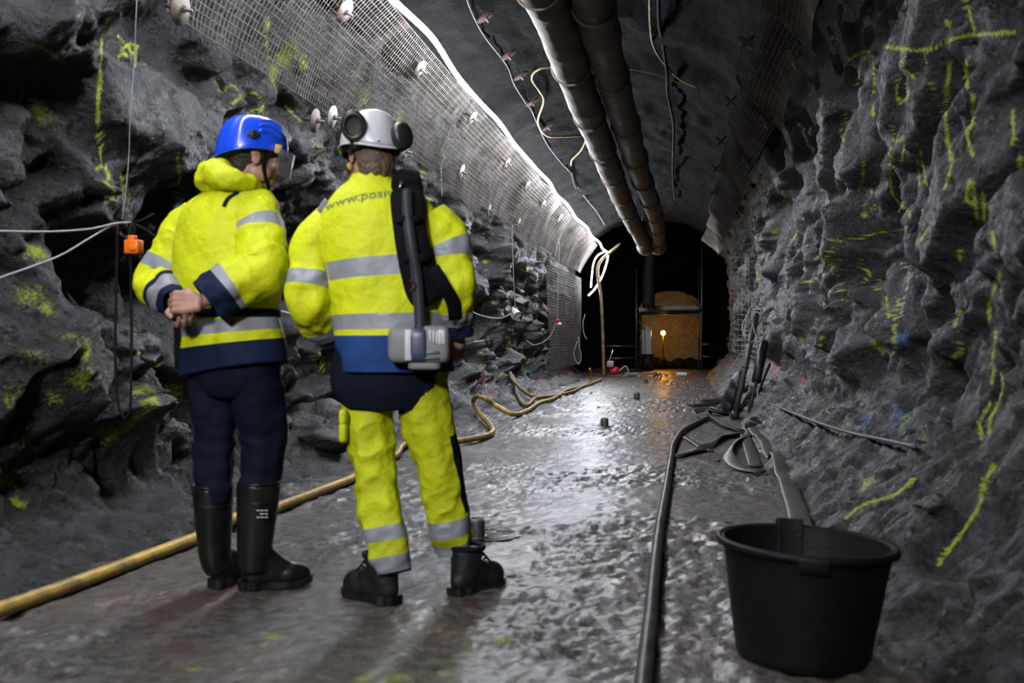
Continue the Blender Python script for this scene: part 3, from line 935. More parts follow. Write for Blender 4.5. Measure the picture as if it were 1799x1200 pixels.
# low panels hanging down the rock near the portal
def flat_panel(corner, u, v, label, cell=0.07):
    corner, u, v = (np.asarray(a, float) for a in (corner, u, v))
    nu, nv = int(np.linalg.norm(u) / cell) + 1, int(np.linalg.norm(v) / cell) + 1
    mb = MB(); n = norm(np.cross(u, v))
    f = lambda a, b: corner + a * u + b * v + n * (0.06 * math.sin(3 * a + 2) * math.cos(2.2 * b + 1))
    for i in range(nu):
        tube(mb, [f(i / (nu - 1), b) for b in np.linspace(0, 1, 14)], 0.004, 4, raw=True, cap=False)
    for j in range(nv):
        tube(mb, [f(a, j / (nv - 1)) for a in np.linspace(0, 1, 14)], 0.004, 4, raw=True, cap=False)
    return tag(mb.build('wire_mesh_panel', M['steel']), label, 'wire mesh')
mb = MB()
def rockpt(px, py):
    h, n = hit(BR, px, py)
    return None if h is None else h + (CAM - h) / np.linalg.norm(CAM - h) * 0.10
for py in range(452, 622, 9):
    q = [rockpt(px, py + (px - 1285) * .12) for px in np.linspace(1284, 1316, 7)]
    q = np.array([p for p in q if p is not None]); q[1:-1] = (q[:-2] + 2 * q[1:-1] + q[2:]) / 4
    tube(mb, q, .006, 4, raw=True, cap=False)
for px in np.linspace(1284, 1316, 6):
    q = [rockpt(px, py) for py in range(450, 622, 6)]
    q = np.array([p for p in q if p is not None])
    for _ in range(3): q[1:-1] = (q[:-2] + 2 * q[1:-1] + q[2:]) / 4
    tube(mb, q, .006, 4, raw=True, cap=False)
tag(mb.build('wire_mesh_panel', M['steelR']), 'pale wire mesh sheet hanging low on the right rock behind the leaning poles', 'wire mesh')
flat_panel((-2.98, 23.0, 0.35), (0.1, 6.2, 0.0), (-0.05, 0, 2.5), 'wire mesh sheet hanging low on the left rock beside the portal')

# ------------------------------------------------------------------ rock bolt plates
SURF = {}
def surf_bvh(off, key):
    if key not in SURF:
        th = np.linspace(0, math.pi, 90); ys = np.linspace(-2, 30, 120)
        x, z = arch(th, off)
        P = np.zeros((120, 90, 3)); P[:, :, 0] = x[None]; P[:, :, 2] = z[None]; P[:, :, 1] = ys[:, None]
        SURF[key] = BVHTree.FromPolygons(P.reshape(-1, 3).tolist(), grid_faces(90, 120))
    return SURF[key]
def plate(px, py, r, m, label, group, tilt=0.0, bolt=0.075, off=-0.06, oval=1.0):
    h, n = hit(surf_bvh(off, off), px, py)
    if h is None: return
    c = np.array([CX, h[1], Z0 + 0.1])
    ax = norm(c - h)
    ax = norm(ax + np.array([0, 0.05 - 0.10 * tilt, 0.0]))
    A = axes(ax, (0, 1, 0))
    e = thing('bolt_plate', label, 'rock bolt plate', h, group=group)
    mb = MB()
    prof = [(0.0, -0.006), (r, -0.006), (r * 1.01, 0.0), (r, 0.005), (r * 0.35, 0.006), (r * 0.25, 0.010), (0.0, 0.010)]
    revolve(mb, np.array(prof) * [1.12, 1.0], n=28, M=A)
    mb.build('washer', m, e)
    mb = MB(); cyl(mb, -ax * 0.1, ax * bolt, 0.011, n=10)
    mb.build('bolt', M['bolt'], e)
    mb = MB(); cyl(mb, ax * 0.012, ax * 0.032, 0.022, n=6)
    mb.build('nut', M['bolt'], e, smooth=False)
G = 'round bolt plates on the left mesh'
for (px, py, r, m, t, lab) in [
    (317, 15, .085, 'plate', .5, 'large rusty round bolt plate high on the mesh at the near left'),
    (606, 20, .085, 'plate', .8, 'brown bolt plate at the top of the left mesh just below the rope light'),
    (738, 121, .08, 'plate', .9, 'brown bolt plate on the mesh below the first kink of the rope light'),
    (584, 206, .085, 'plateW', .3, 'pale zinc bolt plate beside the white helmet'),
    (554, 212, .085, 'plate', .3, 'brown bolt plate just behind the pale one near the white helmet'),
    (830, 207, .075, 'plate', .9, 'brown bolt plate right of the white helmet under the rope light'),
    (712, 266, .07, 'plateW', .3, 'pale bolt plate right behind the ear muff of the white helmet'),
    (811, 302, .085, 'plateW', .2, 'pale bolt plate with long bolt above the lower mesh edge'),
    (891, 286, .075, 'plate', .9, 'bolt plate tilted under the rope light halfway down the tunnel'),
    (926, 326, .08, 'plate', .9, 'bolt plate below the rope light, right of the tilted one'),
    (859, 370, .085, 'plate', .3, 'bolt plate low on the mesh, left of the near upright seam'),
    (954, 359, .08, 'plate', .9, 'bolt plate under the rope light well down the tunnel'),
    (984, 383, .09, 'plateW', .9, 'pale bolt plate close below the rope light far down the tunnel'),
    (911, 393, .085, 'plate', .3, 'bolt plate at the lower mesh edge far down the left side')]:
    plate(px, py, r, M[m], lab, G, t)
G = 'round bolt plates on the right mesh'
for (px, py, r, m, t, lab) in [
    (1311, 76, .085, 'plate', .5, 'bolt plate at the top left edge of the near right mesh'),
    (1391, 105, .085, 'plate', .4, 'bolt plate near the lower edge of the near right mesh'),
    (1283, 179, .085, 'plate', .5, 'bolt plate on the second bulge of the right mesh edge'),
    (1342, 215, .085, 'plate', .4, 'bolt plate on the rock side of the right mesh, second bulge'),
    (1266, 249, .085, 'plate', .5, 'bolt plate on the third bulge of the right mesh edge'),
    (1310, 286, .085, 'plate', .4, 'bolt plate on the rock side of the right mesh, third bulge'),
    (1258, 297, .085, 'plate', .5, 'bolt plate on the fourth bulge of the right mesh edge'),
    (1254, 338, .085, 'plate', .5, 'farthest bolt plate on the right mesh edge')]:
    plate(px, py, r, M[m], lab, G, t, off=-0.14)
G = 'rust red bolt plates in the dark roof'
for (px, py, lab) in [(853, 30, 'rust red bolt plate in the roof nearest the camera'), (893, 97, 'rust red bolt plate in the roof beside the thin white cable'), (915, 133, 'rust red bolt plate in the roof above the yellow cable loop'),
                      (963, 223, 'rust red bolt plate in the roof inside the yellow cable loop'), (935, 180, 'dim rust bolt plate in the roof left of the yellow cable')]:
    plate(px, py, .085, M['plateR'], lab, G, 0.1, bolt=0.06, off=0.10)

# ------------------------------------------------------------------ ventilation ducts
def duct(px_pts, r, label, seed):
    # px_pts: (px, py, Zr) with Zr the height of the duct axis over the camera
    pts = []
    for (px, py, zr) in px_pts:
        D = zr * F / (600 - py)
        pts.append(W(px, py, D))
    P = resample(np.array(pts), 0.10)
    e = thing('ventilation_duct', label, 'duct', P[0])
    T, S, U = frames(P, (1, 0, 0))
    n = 28
    a = np.linspace(0, 2 * math.pi, n, endpoint=False)
    rr = np.full(len(P), r)
    s = np.arange(len(P)) * 0.10
    V = []
    for i in range(len(P)):
        d = P[i][None] + (S[i][None] * np.cos(a)[:, None] + U[i][None] * np.sin(a)[:, None]) * r
        V.append(d)
    V = np.array(V)
    q = V.reshape(-1, 3)
    w = 0.014 * fbm(q * np.array([3, 2, 3]), 3, seed) + 0.012 * np.abs(fbm(q * np.array([2, 7, 2]), 2, seed + 3))
    sag = 0.012 * np.abs(np.sin(s * math.pi / 2.1 + seed))
    V = V + (V - P[:, None, :]) / r * (w.reshape(V.shape[:2]) - sag[:, None])[:, :, None]
    mb = MB(); mb.add(V.reshape(-1, 3), grid_faces(n, len(P), True))
    local_child(mb.build('hose_sleeve', M['duct']), e)
    k = int(2.1 / 0.10)
    for i in range(int(seed) % 9 + 4, len(P) - 2, k):
        mb = MB()
        ring = [P[i] + (S[i] * math.cos(t) + U[i] * math.sin(t)) * (r + 0.006) for t in np.linspace(0, 2 * math.pi, 29)]
        tube(mb, ring, 0.011, 6, raw=True, ref=T[i])
        local_child(mb.build('joint_band', M['duct']), e)
        mb = MB(); top = P[i] + np.array([0, 0, r]); tube(mb, [top - (0, 0, .01), top + np.array([0, 0, 4.4 - top[2]])], 0.006, 6, raw=True, ref=(1, 0, 0))
        local_child(mb.build('hanger_wire', M['bolt']), e)
    # flared open end
    mb = MB()
    tdir = T[-1]
    A = axes(tdir, S[-1])
    revolve(mb, [(r * 0.98, -0.02), (r * 1.25, 0.35), (r * 1.3, 0.6), (r * 1.22, 0.6), (r * 1.15, 0.35), (r * 0.9, 0.0)], c=P[-1], n=28, M=A)
    local_child(mb.build('flared_end', M['duct']), e)
    return e
duct([(734, -400, 2.62), (960, 0, 2.62), (1008, 130, 2.6), (1050, 240, 2.62), (1085, 330, 2.6), (1104, 375, 2.58), (1120, 405, 2.5), (1132, 428, 2.42)], .178, 'muddy grey air duct slung under the roof, left of two', 3)
duct([(938, -400, 2.62), (1041, 0, 2.62), (1071, 120, 2.62), (1100, 220, 2.6), (1126, 310, 2.6), (1148, 370, 2.58), (1156, 405, 2.52), (1156, 428, 2.44)], .168, 'muddy grey air duct slung under the roof, right of two', 7)
Dv = 32.2
mb = MB(); tube(mb, [W(1146, 345, Dv), W(1145, 420, Dv), W(1142, 458, Dv), W(1140, 480, Dv), W(1140, 510, Dv), W(1139, 541, Dv)], .20, 20, step=.15)
tag(mb.build('hanging_duct', M['duct_dark']), 'dark upright duct hanging behind the portal below the two air ducts', 'duct')

# ------------------------------------------------------------------ cables on the roof
def roof_cable(px, r, m, name, label, cat='cable', gap=0.03, step=.08):
    pts = []
    for p in px:
        h, n = hit(BC, p[0], p[1])
        if h is None:
            h, n = hit(surf_bvh(0.1, 0.1), p[0], p[1])
        if h is None: continue
        D = np.dot(h - CAM, FWD)
        g = p[2] if len(p) > 2 else gap
        pts.append(CAM + ray(p[0], p[1]) * (D * (1 - g / max(1.0, (h[2] - CAMZ)))))
    mb = MB(); tube(mb, pts, r, 8, step=step)
    return tag(mb.build(name, M[m]), label, cat)
roof_cable([(812, -30), (826, 15), (850, 62), (890, 115), (903, 148), (923, 180), (934, 195), (947, 225), (962, 255), (985, 285), (1003, 305), (1012, 325), (1030, 350), (1048, 372), (1062, 395), (1082, 425)], .008, 'grey_cable', 'roof_cable', 'thin pale cable clipped along the roof between rope light and ducts')
roof_cable([(978, 116), (945, 122), (934, 138), (948, 160), (955, 178), (945, 215), (960, 238), (985, 240), (1020, 239)], .016, 'tan_hose', 'roof_hose', 'yellowish hose curling across the roof left of the air ducts', 'hose', .06)
roof_cable([(1030, 245), (1020, 265), (1005, 280), (1003, 290)], .016, 'tan_hose', 'roof_hose', 'short yellowish hose end hanging beside the left air duct', 'hose', .06)
roof_cable([(1157, -40), (1158, 40), (1165, 80), (1172, 130), (1173, 165), (1183, 215), (1183, 260), (1182, 310), (1186, 350), (1190, 420), (1200, 455)], .02, 'dark_cable', 'roof_cable', 'black cable hanging along the roof right of the air ducts', 'cable', .08)
roof_cable([(1141, -30), (1143, 50), (1150, 85), (1170, 115), (1195, 140), (1226, 154)], .014, 'tan_hose', 'roof_cable', 'tan cable crossing the black cable in the roof', 'cable', .06)
roof_cable([(1100, 121), (1150, 130), (1200, 148), (1228, 156)], .008, 'grey_cable', 'roof_cable', 'thin grey cable running sideways across the roof behind the ducts', 'cable', .06)
roof_cable([(1003, 300), (1008, 320), (1012, 330)], .03, 'dark_cable', 'cable_clump', 'knot of loose wire ends in the roof beside the thin pale cable', 'wire', .10)

# ------------------------------------------------------------------ hoses, poles and loose things
def fpath(px, lift=0.0):
    """(px, py[, z]) -> points on the ground, or at height z"""
    out = []
    for p in px:
        z = (p[2] if len(p) > 2 else 0.0) + lift
        out.append(Wf(p[0], p[1], z))
    return out
def hose(name, px, r, m, label, flat=1.0, ref=(0, 0, 1), step=.04, lift=None, n=10, cat='hose', roll=None, ground=True):
    P = resample(np.array(fpath(px, r * (flat if flat < 1 else 1) if lift is None else lift)), step)
    if ground:
        for i in range(len(P)):
            gz = floor_z(P[i][0], P[i][1]) + r * (flat if flat < 1 else 1) * 0.9
            if P[i][2] < gz: P[i][2] = gz
        for _ in range(3 if flat == 1 else 14):
            P[1:-1] = (P[:-2] + 2 * P[1:-1] + P[2:]) / 4
    mb = MB()
    if flat < 1:
        T = np.gradient(P, axis=0); T /= np.linalg.norm(T, axis=1)[:, None]
        side = np.cross(T[0], (0, 0, 1))
        tube(mb, P, r, n + 4, raw=True, flat=flat, ref=side, roll=roll)
    else:
        tube(mb, P, r, n, raw=True)
    return tag(mb.build(name, M[m]), label, cat)

hose('yellow_hose', [(-150, 1122), (0, 1071), (160, 1015), (345, 945), (490, 890), (620, 840), (690, 803), (712, 790), (760, 781), (830, 771), (866, 757), (843, 727, .05), (831, 707, .14), (838, 697, .24), (850, 699, .24), (867, 710, .14), (900, 728, .02), (925, 722), (947, 708), (973, 700), (997, 685), (1030, 677), (1048, 670), (1057, 666)], .031, 'yellow_hose',
     'long yellow hose running along the left edge of the floor behind both people', step=.06)
hose('yellow_hose', [(985, 696), (960, 697, .03), (940, 700, .02), (922, 712), (903, 683, .08), (896, 664, .28), (904, 672, .22), (920, 687, .1), (940, 697, .02), (970, 695), (1000, 690), (1018, 682), (1036, 670), (1038, 655, .2), (1036, 648, .3)], .031, 'tan_hose',
     'second muddy yellow hose looped on the bank near the portal', step=.06)
mb = MB(); tube(mb, [W(x, y, 28.3) for x, y in [(1090, 428), (1078, 438), (1058, 455), (1050, 470), (1051, 490), (1056, 520), (1058, 560), (1060, 620), (1061, 662)]], .045, 10, step=.1)
tag(mb.build('yellow_hose', M['tan_hose']), 'yellow hose hanging straight down at the left side of the portal', 'hose')
hose('black_hose', [(1120, 1300), (1135, 1150), (1143, 1080), (1150, 1000), (1160, 920), (1172, 850), (1180, 800), (1184, 780), (1200, 757), (1225, 743), (1243, 734)], .026, 'black_rubber', 'round black hose running along the floor towards the camera, left of the tub', step=.03)
hose('layflat_hose', [(1432, 1030), (1420, 980), (1409, 930), (1396, 882), (1378, 840), (1355, 800), (1337, 778), (1324, 763), (1312, 752)], .062, 'flat_hose', 'flat grey hose running up to the back of the black tub', flat=.28, n=12)
hose('layflat_hose', [(1322, 762), (1297, 774), (1281, 792), (1279, 802), (1290, 815), (1312, 826), (1338, 829)], .055, 'flat_hose', 'flat grey hose bent into a hook beside the hose that reaches the tub', flat=.25, n=12, roll=[0, .3, .8, .9, .5, .2, 0])
hose('layflat_hose', [(1309, 764), (1318, 790), (1327, 818)], .055, 'flat_hose', 'short straight flat grey hose inside the hook shaped one', flat=.25, n=12)
hose('layflat_hose', [(1308, 760), (1282, 765), (1260, 772), (1240, 786), (1225, 792), (1208, 797), (1184, 803)], .06, 'dark_hose', 'dark flat hose reaching left to cross the round black hose', flat=.25, n=12, roll=[0, .2, .7, .2, -.4, .3, 0])
hose('layflat_hose', [(1250, 792), (1234, 787), (1215, 775), (1203, 768)], .03, 'flat_hose', 'short pale strap of hose under the dark flat hose', flat=.3, n=12)
hose('layflat_hose', [(1304, 757), (1272, 750), (1252, 740), (1244, 727), (1247, 719, .05), (1260, 726, .03), (1282, 729), (1306, 733)], .06, 'dark_hose', 'dark flat hose folded into a narrow loop left of the leaning pole', flat=.25, n=12, roll=[0, 1.0, 1.3, 1.4, 1.2, .7, .2])
hose('layflat_hose', [(1243, 738), (1227, 732), (1224, 723), (1240, 718), (1262, 714)], .055, 'flat_hose', 'grey flat hose curved at the left rim of the tangle', flat=.25, n=12, roll=[.4, .9, .9, .4, 0])
hose('layflat_hose', [(1214, 713), (1240, 711), (1262, 706), (1280, 699), (1292, 693)], .06, 'dark_hose', 'dark flat hose at the far edge of the tangle', flat=.3, n=12, roll=[.2, .6, .2, -.3, 0])
hose('layflat_hose', [(1262, 722), (1276, 712), (1296, 711), (1318, 716), (1322, 724), (1306, 731), (1284, 734)], .055, 'flat_hose', 'grey flat hose curled round the foot of the leaning pole', flat=.25, n=12, roll=[.3, .8, .9, .9, .6, .3])
hose('layflat_hose', [(1230, 703), (1252, 703), (1272, 699)], .06, 'flat_hose', 'short end of grey hose lying farthest back in the tangle', flat=.3, n=12)
hose('layflat_hose', [(1250, 716), (1270, 720), (1290, 724), (1312, 730)], .05, 'bag', 'short bluish flat hose lying across the middle of the tangle', flat=.3, n=12)
mb = MB()
c = Wf(1330, 758)
for k in range(5):
    a0 = k * 1.3
    tube(mb, [c + np.array([.12 * math.cos(a0 + t), .16 * math.sin(a0 + t), .03 + .02 * k + .01 * math.sin(3 * t)]) for t in np.linspace(0, 3.2, 12)], .035, 8, step=.04, flat=.4)
tag(mb.build('hose_coupling', M['dark_hose']), 'dark knotted bundle of hose ends where the flat hoses meet', 'hose')

def leaning(px0, px1, D0, D1, r, m, name, label, cat, parts=None):
    a, b = W(px0[0], px0[1], D0), W(px1[0], px1[1], D1)
    a[2] = max(a[2], floor_z(a[0], a[1]) - 0.01)
    e = thing(name, label, cat, a)
    mb = MB(); cyl(mb, a, b, r, n=14)
    local_child(mb.build('shaft', M[m]), e)
    return e, a, b
e, a, b = leaning((1290, 735), (1331, 545), 12.8, 13.1, .036, 'pole', 'steel_pole', 'long muddy steel pole leaning against the right rock in the hose tangle', 'pole')
mb = MB(); cyl(mb, a + (b - a) * .0, a + (b - a) * .06, .05, n=14); local_child(mb.build('foot_sleeve', M['black_rubber']), e)
mb = MB(); cyl(mb, a + (b - a) * .46, a + (b - a) * .48, .045, n=14); local_child(mb.build('collar', M['bolt']), e)
e, a, b = leaning((1316, 745), (1343, 604), 12.4, 12.9, .022, 'black_rubber', 'steel_pole', 'dark pole with black wrapping leaning right of the long steel pole', 'pole')
mb = MB(); cyl(mb, a + (b - a) * .45, a + (b - a) * 1.02, .06, .05, n=14); local_child(mb.build('wrapping', M['bag']), e)
e, a, b = leaning((1327, 725), (1352, 640), 12.8, 13.1, .02, 'black_rubber', 'steel_pole', 'short thin black rod leaning behind the wrapped pole', 'pole')
# wire hung in loops over the pole
mb = MB()
base = [(1330, 530), (1316, 545), (1308, 580), (1312, 600), (1325, 598), (1338, 570), (1336, 545), (1318, 548), (1305, 570), (1310, 596), (1328, 604), (1342, 590), (1338, 560), (1330, 548), (1322, 565), (1330, 600), (1332, 640), (1337, 668), (1331, 690), (1334, 706)]
tube(mb, [W(x, y, 12.75 + .12 * math.sin(i * 1.9)) for i, (x, y) in enumerate(base)], .007, 6, step=.03)
tag(mb.build('wire_coil', M['white_cable']), 'pale thin wire looped over the top of the leaning steel pole', 'wire')
# dark sack
p = W(1287, 690, 13.8); p[2] = floor_z(p[0], p[1])
mb = MB()
for k, (dx, dz, r) in enumerate([(-.05, .1, .14), (.0, .25, .15), (.06, .4, .14), (.1, .5, .10)]):
    ell(mb, p + np.array([dx, -.02 * k, dz]), (r * .8, r * 1.2, r * 1.1), nu=14, nv=9)
tag(union(mb, 'sack', M['bag'], 0.02, 22), 'slumped dark blue sack leaning on the rock behind the steel pole', 'sack')

# pipe stubs standing in the floor
for (px, py, r, h, lab) in [(838, 946, .040, .105, 'pipe stub standing in the floor beside the right work boot'), (1062, 750, .047, .105, 'pipe stub in the middle of the floor, second from the camera'),
                            (1119, 699, .052, .10, 'pipe stub in the floor, third from the camera'), (1134, 672, .05, .10, 'farthest pipe stub in the floor, close to the portal')]:
    c = Wf(px, py); c[2] = -.02
    e = thing('pipe_stub', lab, 'pipe stub', c, group='capped pipe stubs in the tunnel floor')
    mb = MB(); revolve(mb, [(r, 0), (r, h), (r * .8, h + .02), (r * .8, h * .4), (0, h * .4)], n=20)
    mb.build('pipe', M['stub'], e)
    mb = MB(); revolve(mb, [(0, .021), (r * 1.5, .022), (r * 1.5, .03), (r, .032)], n=20)
    mb.build('collar', M['bolt'], e)
def puddle(cx, cy, rx, ry, z, label, seed):
    th = np.linspace(0, 2 * math.pi, 48, endpoint=False)
    k = 1 + .3 * fbm(np.stack([np.cos(th) * 1.5, np.sin(th) * 1.5, th * 0 + seed], 1), 3, seed)
    V = np.stack([cx + rx * k * np.cos(th), cy + ry * k * np.sin(th), np.full(48, z)], 1)
    V = np.vstack([V, [[cx, cy, z]]])
    mb = MB(); mb.add(V, [(i, (i + 1) % 48, 48) for i in range(48)])
    return tag(mb.build('puddle', M['water']), label, 'puddle', kind='stuff')
c = Wf(870, 940); puddle(c[0], c[1], .14, .16, .007, 'small brown puddle beside the nearest pipe stub', 5)

# ------------------------------------------------------------------ black tub
D = 3.16
c = W(1408, 1150, D); c[2] = -0.004
e = thing('builders_tub', 'large black plastic builders tub standing on the floor in the right foreground', 'tub', c, YAW)
e.rotation_euler = (0, math.radians(2.5), YAW)
R1, R0, H = .262, .205, .372
mb = MB()
prof = [(0, 0.004), (R0 - .02, 0.0), (R0, .012)]
for t in np.linspace(0.05, 1, 12): prof.append((R0 + (R1 - R0) * t, .012 + (H - .012) * t))
prof += [(R1 - .006, H)]
for t in np.linspace(1, 0.05, 12): prof.append((R0 - .006 + (R1 - R0) * t, .012 + (H - .014) * t))
prof += [(R0 - .02, .012), (0, .012)]
revolve(mb, prof, n=72)
mb.build('shell', M['tub'], e)
mb = MB()
revolve(mb, [(R1 - .004, H - .004), (R1 + .004, H + .004), (R1 + .014, H + .004), (R1 + .020, H - .004), (R1 + .018, H - .018), (R1 + .013, H - .02), (R1 + .012, H - .006), (R1 - .004, H - .008)], n=72)
mb.build('rim', M['tub'], e)
def curved_plate(mb, a0, a1, prof_out, prof_in):
    th = np.linspace(a0, a1, 12)
    rows_ = prof_out + prof_in[::-1]
    V = np.array([[r * math.cos(t), r * math.sin(t), z] for (r, z) in rows_ for t in th])
    n = len(th); k = len(rows_)
    f = grid_faces(n, k)
    f += [((k - 1) * n + i, (k - 1) * n + i + 1, i + 1, i) for i in range(n - 1)]
    f.append(tuple(j * n for j in range(k))); f.append(tuple(j * n + n - 1 for j in range(k))[::-1])
    mb.add(V, f)
mb = MB(); ab = math.radians(86)
curved_plate(mb, ab - .175, ab + .175, [(R1 + .012, H - .03), (R1 + .012, H + .016), (R1 + .002, H + .026), (R1 - .012, H + .022), (R1 - .016, H - .02), (R1 - .026, H - .10), (R1 - .034, H - .15)],
             [(R1 + .004, H - .03), (R1 + .004, H + .01), (R1, H + .014), (R1 - .004, H + .01), (R1 - .007, H - .02), (R1 - .017, H - .10), (R1 - .024, H - .15)])
mb.build('grip', M['tub'], e, bevel=.002)
mb = MB(); ab = math.radians(-102)
curved_plate(mb, ab - .155, ab + .155, [(R1 + .022, H + .002), (R1 + .026, H - .012), (R1 + .020, H - .045)], [(R1 + .012, H + .002), (R1 + .014, H - .012), (R1 + .006, H - .045)])
mb.build('grip', M['tub'], e, bevel=.002)

# ------------------------------------------------------------------ wires and fittings on the left rock
def wallpt(px, py, gap=.08, b=None):
    h, n = hit(b or BL, px, py)
    D = np.dot(h - CAM, FWD) if h is not None else 8.0
    return D - gap
def wire(px, D, r, m, name, label, cat='wire', step=.05):
    pts = []
    for i, p in enumerate(px):
        d = D if np.isscalar(D) else D[i]
        pts.append(W(p[0], p[1], d))
    mb = MB(); tube(mb, pts, r, 6, step=step)
    return tag(mb.build(name, M[m]), label, cat)
wire([(-60, 405), (0, 406), (90, 407), (160, 402), (205, 392), (230, 391)], [4.3, 4.4, 4.55, 4.7, 4.8, 4.85], .005, 'white_cable', 'grey_cable', 'upper pale cable strung across the dark hollow at far left', 'cable')
wire([(-60, 512), (0, 488), (60, 467), (110, 447), (160, 417), (200, 395), (230, 391)], [4.3, 4.4, 4.5, 4.6, 4.7, 4.8, 4.85], .005, 'white_cable', 'grey_cable', 'lower sloping pale cable strung across the dark hollow at far left', 'cable')
wire([(243, -40), (239, 30), (236, 110), (229, 200), (226, 280), (220, 345), (214, 386)], [4.75, 4.75, 4.8, 4.8, 4.85, 4.85, 4.85], .002, 'white_cable', 'plumb_string', 'thin string hanging in front of the bright rock at upper left', 'string')
wire([(228, 392), (243, 390), (258, 383), (270, 376)], 4.87, .007, 'dark_cable', 'cable_end', 'stiff dark cable end sticking out right of the wire knot', 'cable')
wire([(236, 393), (262, 408), (285, 428), (320, 450), (360, 470)], [4.85, 4.9, 4.95, 5.0, 5.1], .006, 'dark_cable', 'dark_cable', 'dark cable sagging from the wire knot behind the person in the blue helmet', 'cable')
wire([(206, 396), (205, 470), (203, 560), (203, 640), (206, 700), (213, 728), (222, 738), (228, 725), (230, 690), (231, 600), (230, 500), (229, 448), (226, 400)], 4.86, .007, 'dark_cable', 'black_cable', 'long black cable loop hanging below the orange box', 'cable')
pc = W(235, 434, 4.85)
e = thing('junction_box', 'small bright orange box hanging from the wires in the dark hollow at left', 'box', pc)
mb = MB(); box(mb, (0, 0, 0), (.075, .06, .07)); mb.build('case', M['orange'], e, bevel=.008)
mb = MB(); box(mb, (-.008, 0, .045), (.035, .035, .025)); mb.build('neck', M['orange'], e, bevel=.006)
mb = MB(); box(mb, (.012, -.032, -.008), (.036, .012, .026)); mb.build('knob', M['orange'], e, bevel=.004)
mb = MB(); tube(mb, [(-.012, 0, .05), (-.018, 0, .09), (-.03, 0, .125)], .007, 8, step=.01); tube(mb, [(0, 0, .05), (.004, 0, .09), (-.02, 0, .125)], .006, 8, step=.01); mb.build('cord', M['dark_cable'], e)
wire([(470, 543), (500, 548), (530, 556), (560, 560), (600, 562)], 6.3, .006, 'white_cable', 'grey_cable', 'pale cable crossing the gap between the two people', 'cable')
wire([(774, 200), (774, 260), (775, 320), (776, 345)], [wallpt(775, 300, .25)] * 4, .010, 'white_cable', 'white_rod', 'white upright rod in front of the mesh right of the white helmet', 'rod')
D = min(wallpt(903, 548, .15), 13.5)
wire([(900, 395), (901, 450), (903, 500), (905, 545)], D, .006, 'white_cable', 'hanging_string', 'string holding the white lamp on the left rock', 'string')
wire([(800, 528), (830, 548), (855, 557), (880, 559), (900, 550), (905, 547)], D, .008, 'white_cable', 'lamp_cable', 'cable sagging from behind the right person to the white lamp', 'cable')
A = axes((.5, -.5, -.6), (0, 0, 1))
e = thing('hanging_lamp', 'small white lamp hanging on the left rock halfway to the portal', 'lamp', W(906, 549, D))
mb = MB(); revolve(mb, [(0, -.06), (.03, -.06), (.04, -.04), (.055, .05), (.06, .06), (.05, .06), (.045, .045), (0, .04)], n=18, M=A); mb.build('lamp_shade', M['white'], e)
mb = MB(); revolve(mb, [(0, -.1), (.018, -.1), (.02, -.055)], n=12, M=A); mb.build('socket', M['white_cable'], e)
D = min(wallpt(978, 563, .15), 19.5)
wire([(983, 425), (981, 480), (980, 530), (979, 560)], D, .008, 'white_cable', 'hanging_string', 'string above the small red plug on the left rock', 'string')
wire([(977, 566), (972, 580), (964, 594), (950, 603), (936, 606), (925, 598)], D, .010, 'white_cable', 'plug_cable', 'cable drooping left from the small red plug', 'cable')
e = thing('plug', 'small red and white plug hanging on the left rock near the portal', 'plug', W(979, 565, D))
mb = MB(); cyl(mb, (0, 0, -.03), (.02, 0, .06), .035, n=12); mb.build('body', M['red'], e)
mb = MB(); ell(mb, (.04, 0, -.05), (.05, .04, .035)); mb.build('connector', M['white'], e)
D = 22.5
wire([(1016, 592), (1018, 610), (1021, 628), (1016, 640), (1008, 622), (1014, 600)], D, .012, 'white_cable', 'cable_loop', 'white cable loop hanging on the rock left of the portal', 'cable')
wire([(1028, 552), (1024, 570), (1027, 590), (1032, 596)], D, .012, 'white_cable', 'cable_loop', 'small pale cable loop high beside the left edge of the portal', 'cable')

# ------------------------------------------------------------------ rocks lying at the foot of the left wall
def boulder(px, py, D, s, seed, label, paint=None):
    c = W(px, py, D)
    gz = floor_z(c[0], c[1])
    s = np.array(s)
    c[2] = gz + s[2] * .45 if gz > -.9 else c[2]
    mb = MB()
    ell(mb, (0, 0, 0), (1, 1, 1), nu=64, nv=40)
    V = mb.v[0]
    d = 1 + .5 * facets(V * 1.1 + seed * 7.3, seed, 1.0, 12) + .12 * fbm(V * 3, 3, seed)
    mb.v[0] = V * d[:, None] * s
    o = mb.build('boulder', M['boulder'])
    o.location = c
    return tag(o, label, 'rock', 'loose rocks at the foot of the left rock')
boulder(180, 800, 6.1, (.34, .3, .17), 1, 'large loose rock at the foot of the left wall behind the rubber boots')
boulder(292, 705, 6.6, (.16, .16, .15), 2, 'rounded rock left of the hip of the person in the blue helmet')
boulder(408, 790, 8.2, (.22, .2, .16), 3, 'brownish rock seen between the legs of the person in the blue helmet')
boulder(555, 770, 8.6, (.36, .3, .17), 4, 'broad rock seen between the two people at knee height')
boulder(545, 715, 9.0, (.30, .3, .22), 6, 'dark rock seen between the two people at thigh height')
boulder(40, 840, 5.4, (.30, .25, .13), 5, 'low rock at the left edge of the picture above the yellow hose')
p = W(411, 762, 8.0); p[2] = max(p[2], floor_z(p[0], p[1]))
mb = MB(); ell(mb, p + np.array([0, 0, .02]), (.025, .02, .045), nu=8, nv=6)
tag(mb.build('plastic_scrap', M['blue_scrap']), 'scrap of blue plastic on the rock between the dark trouser legs', 'scrap')
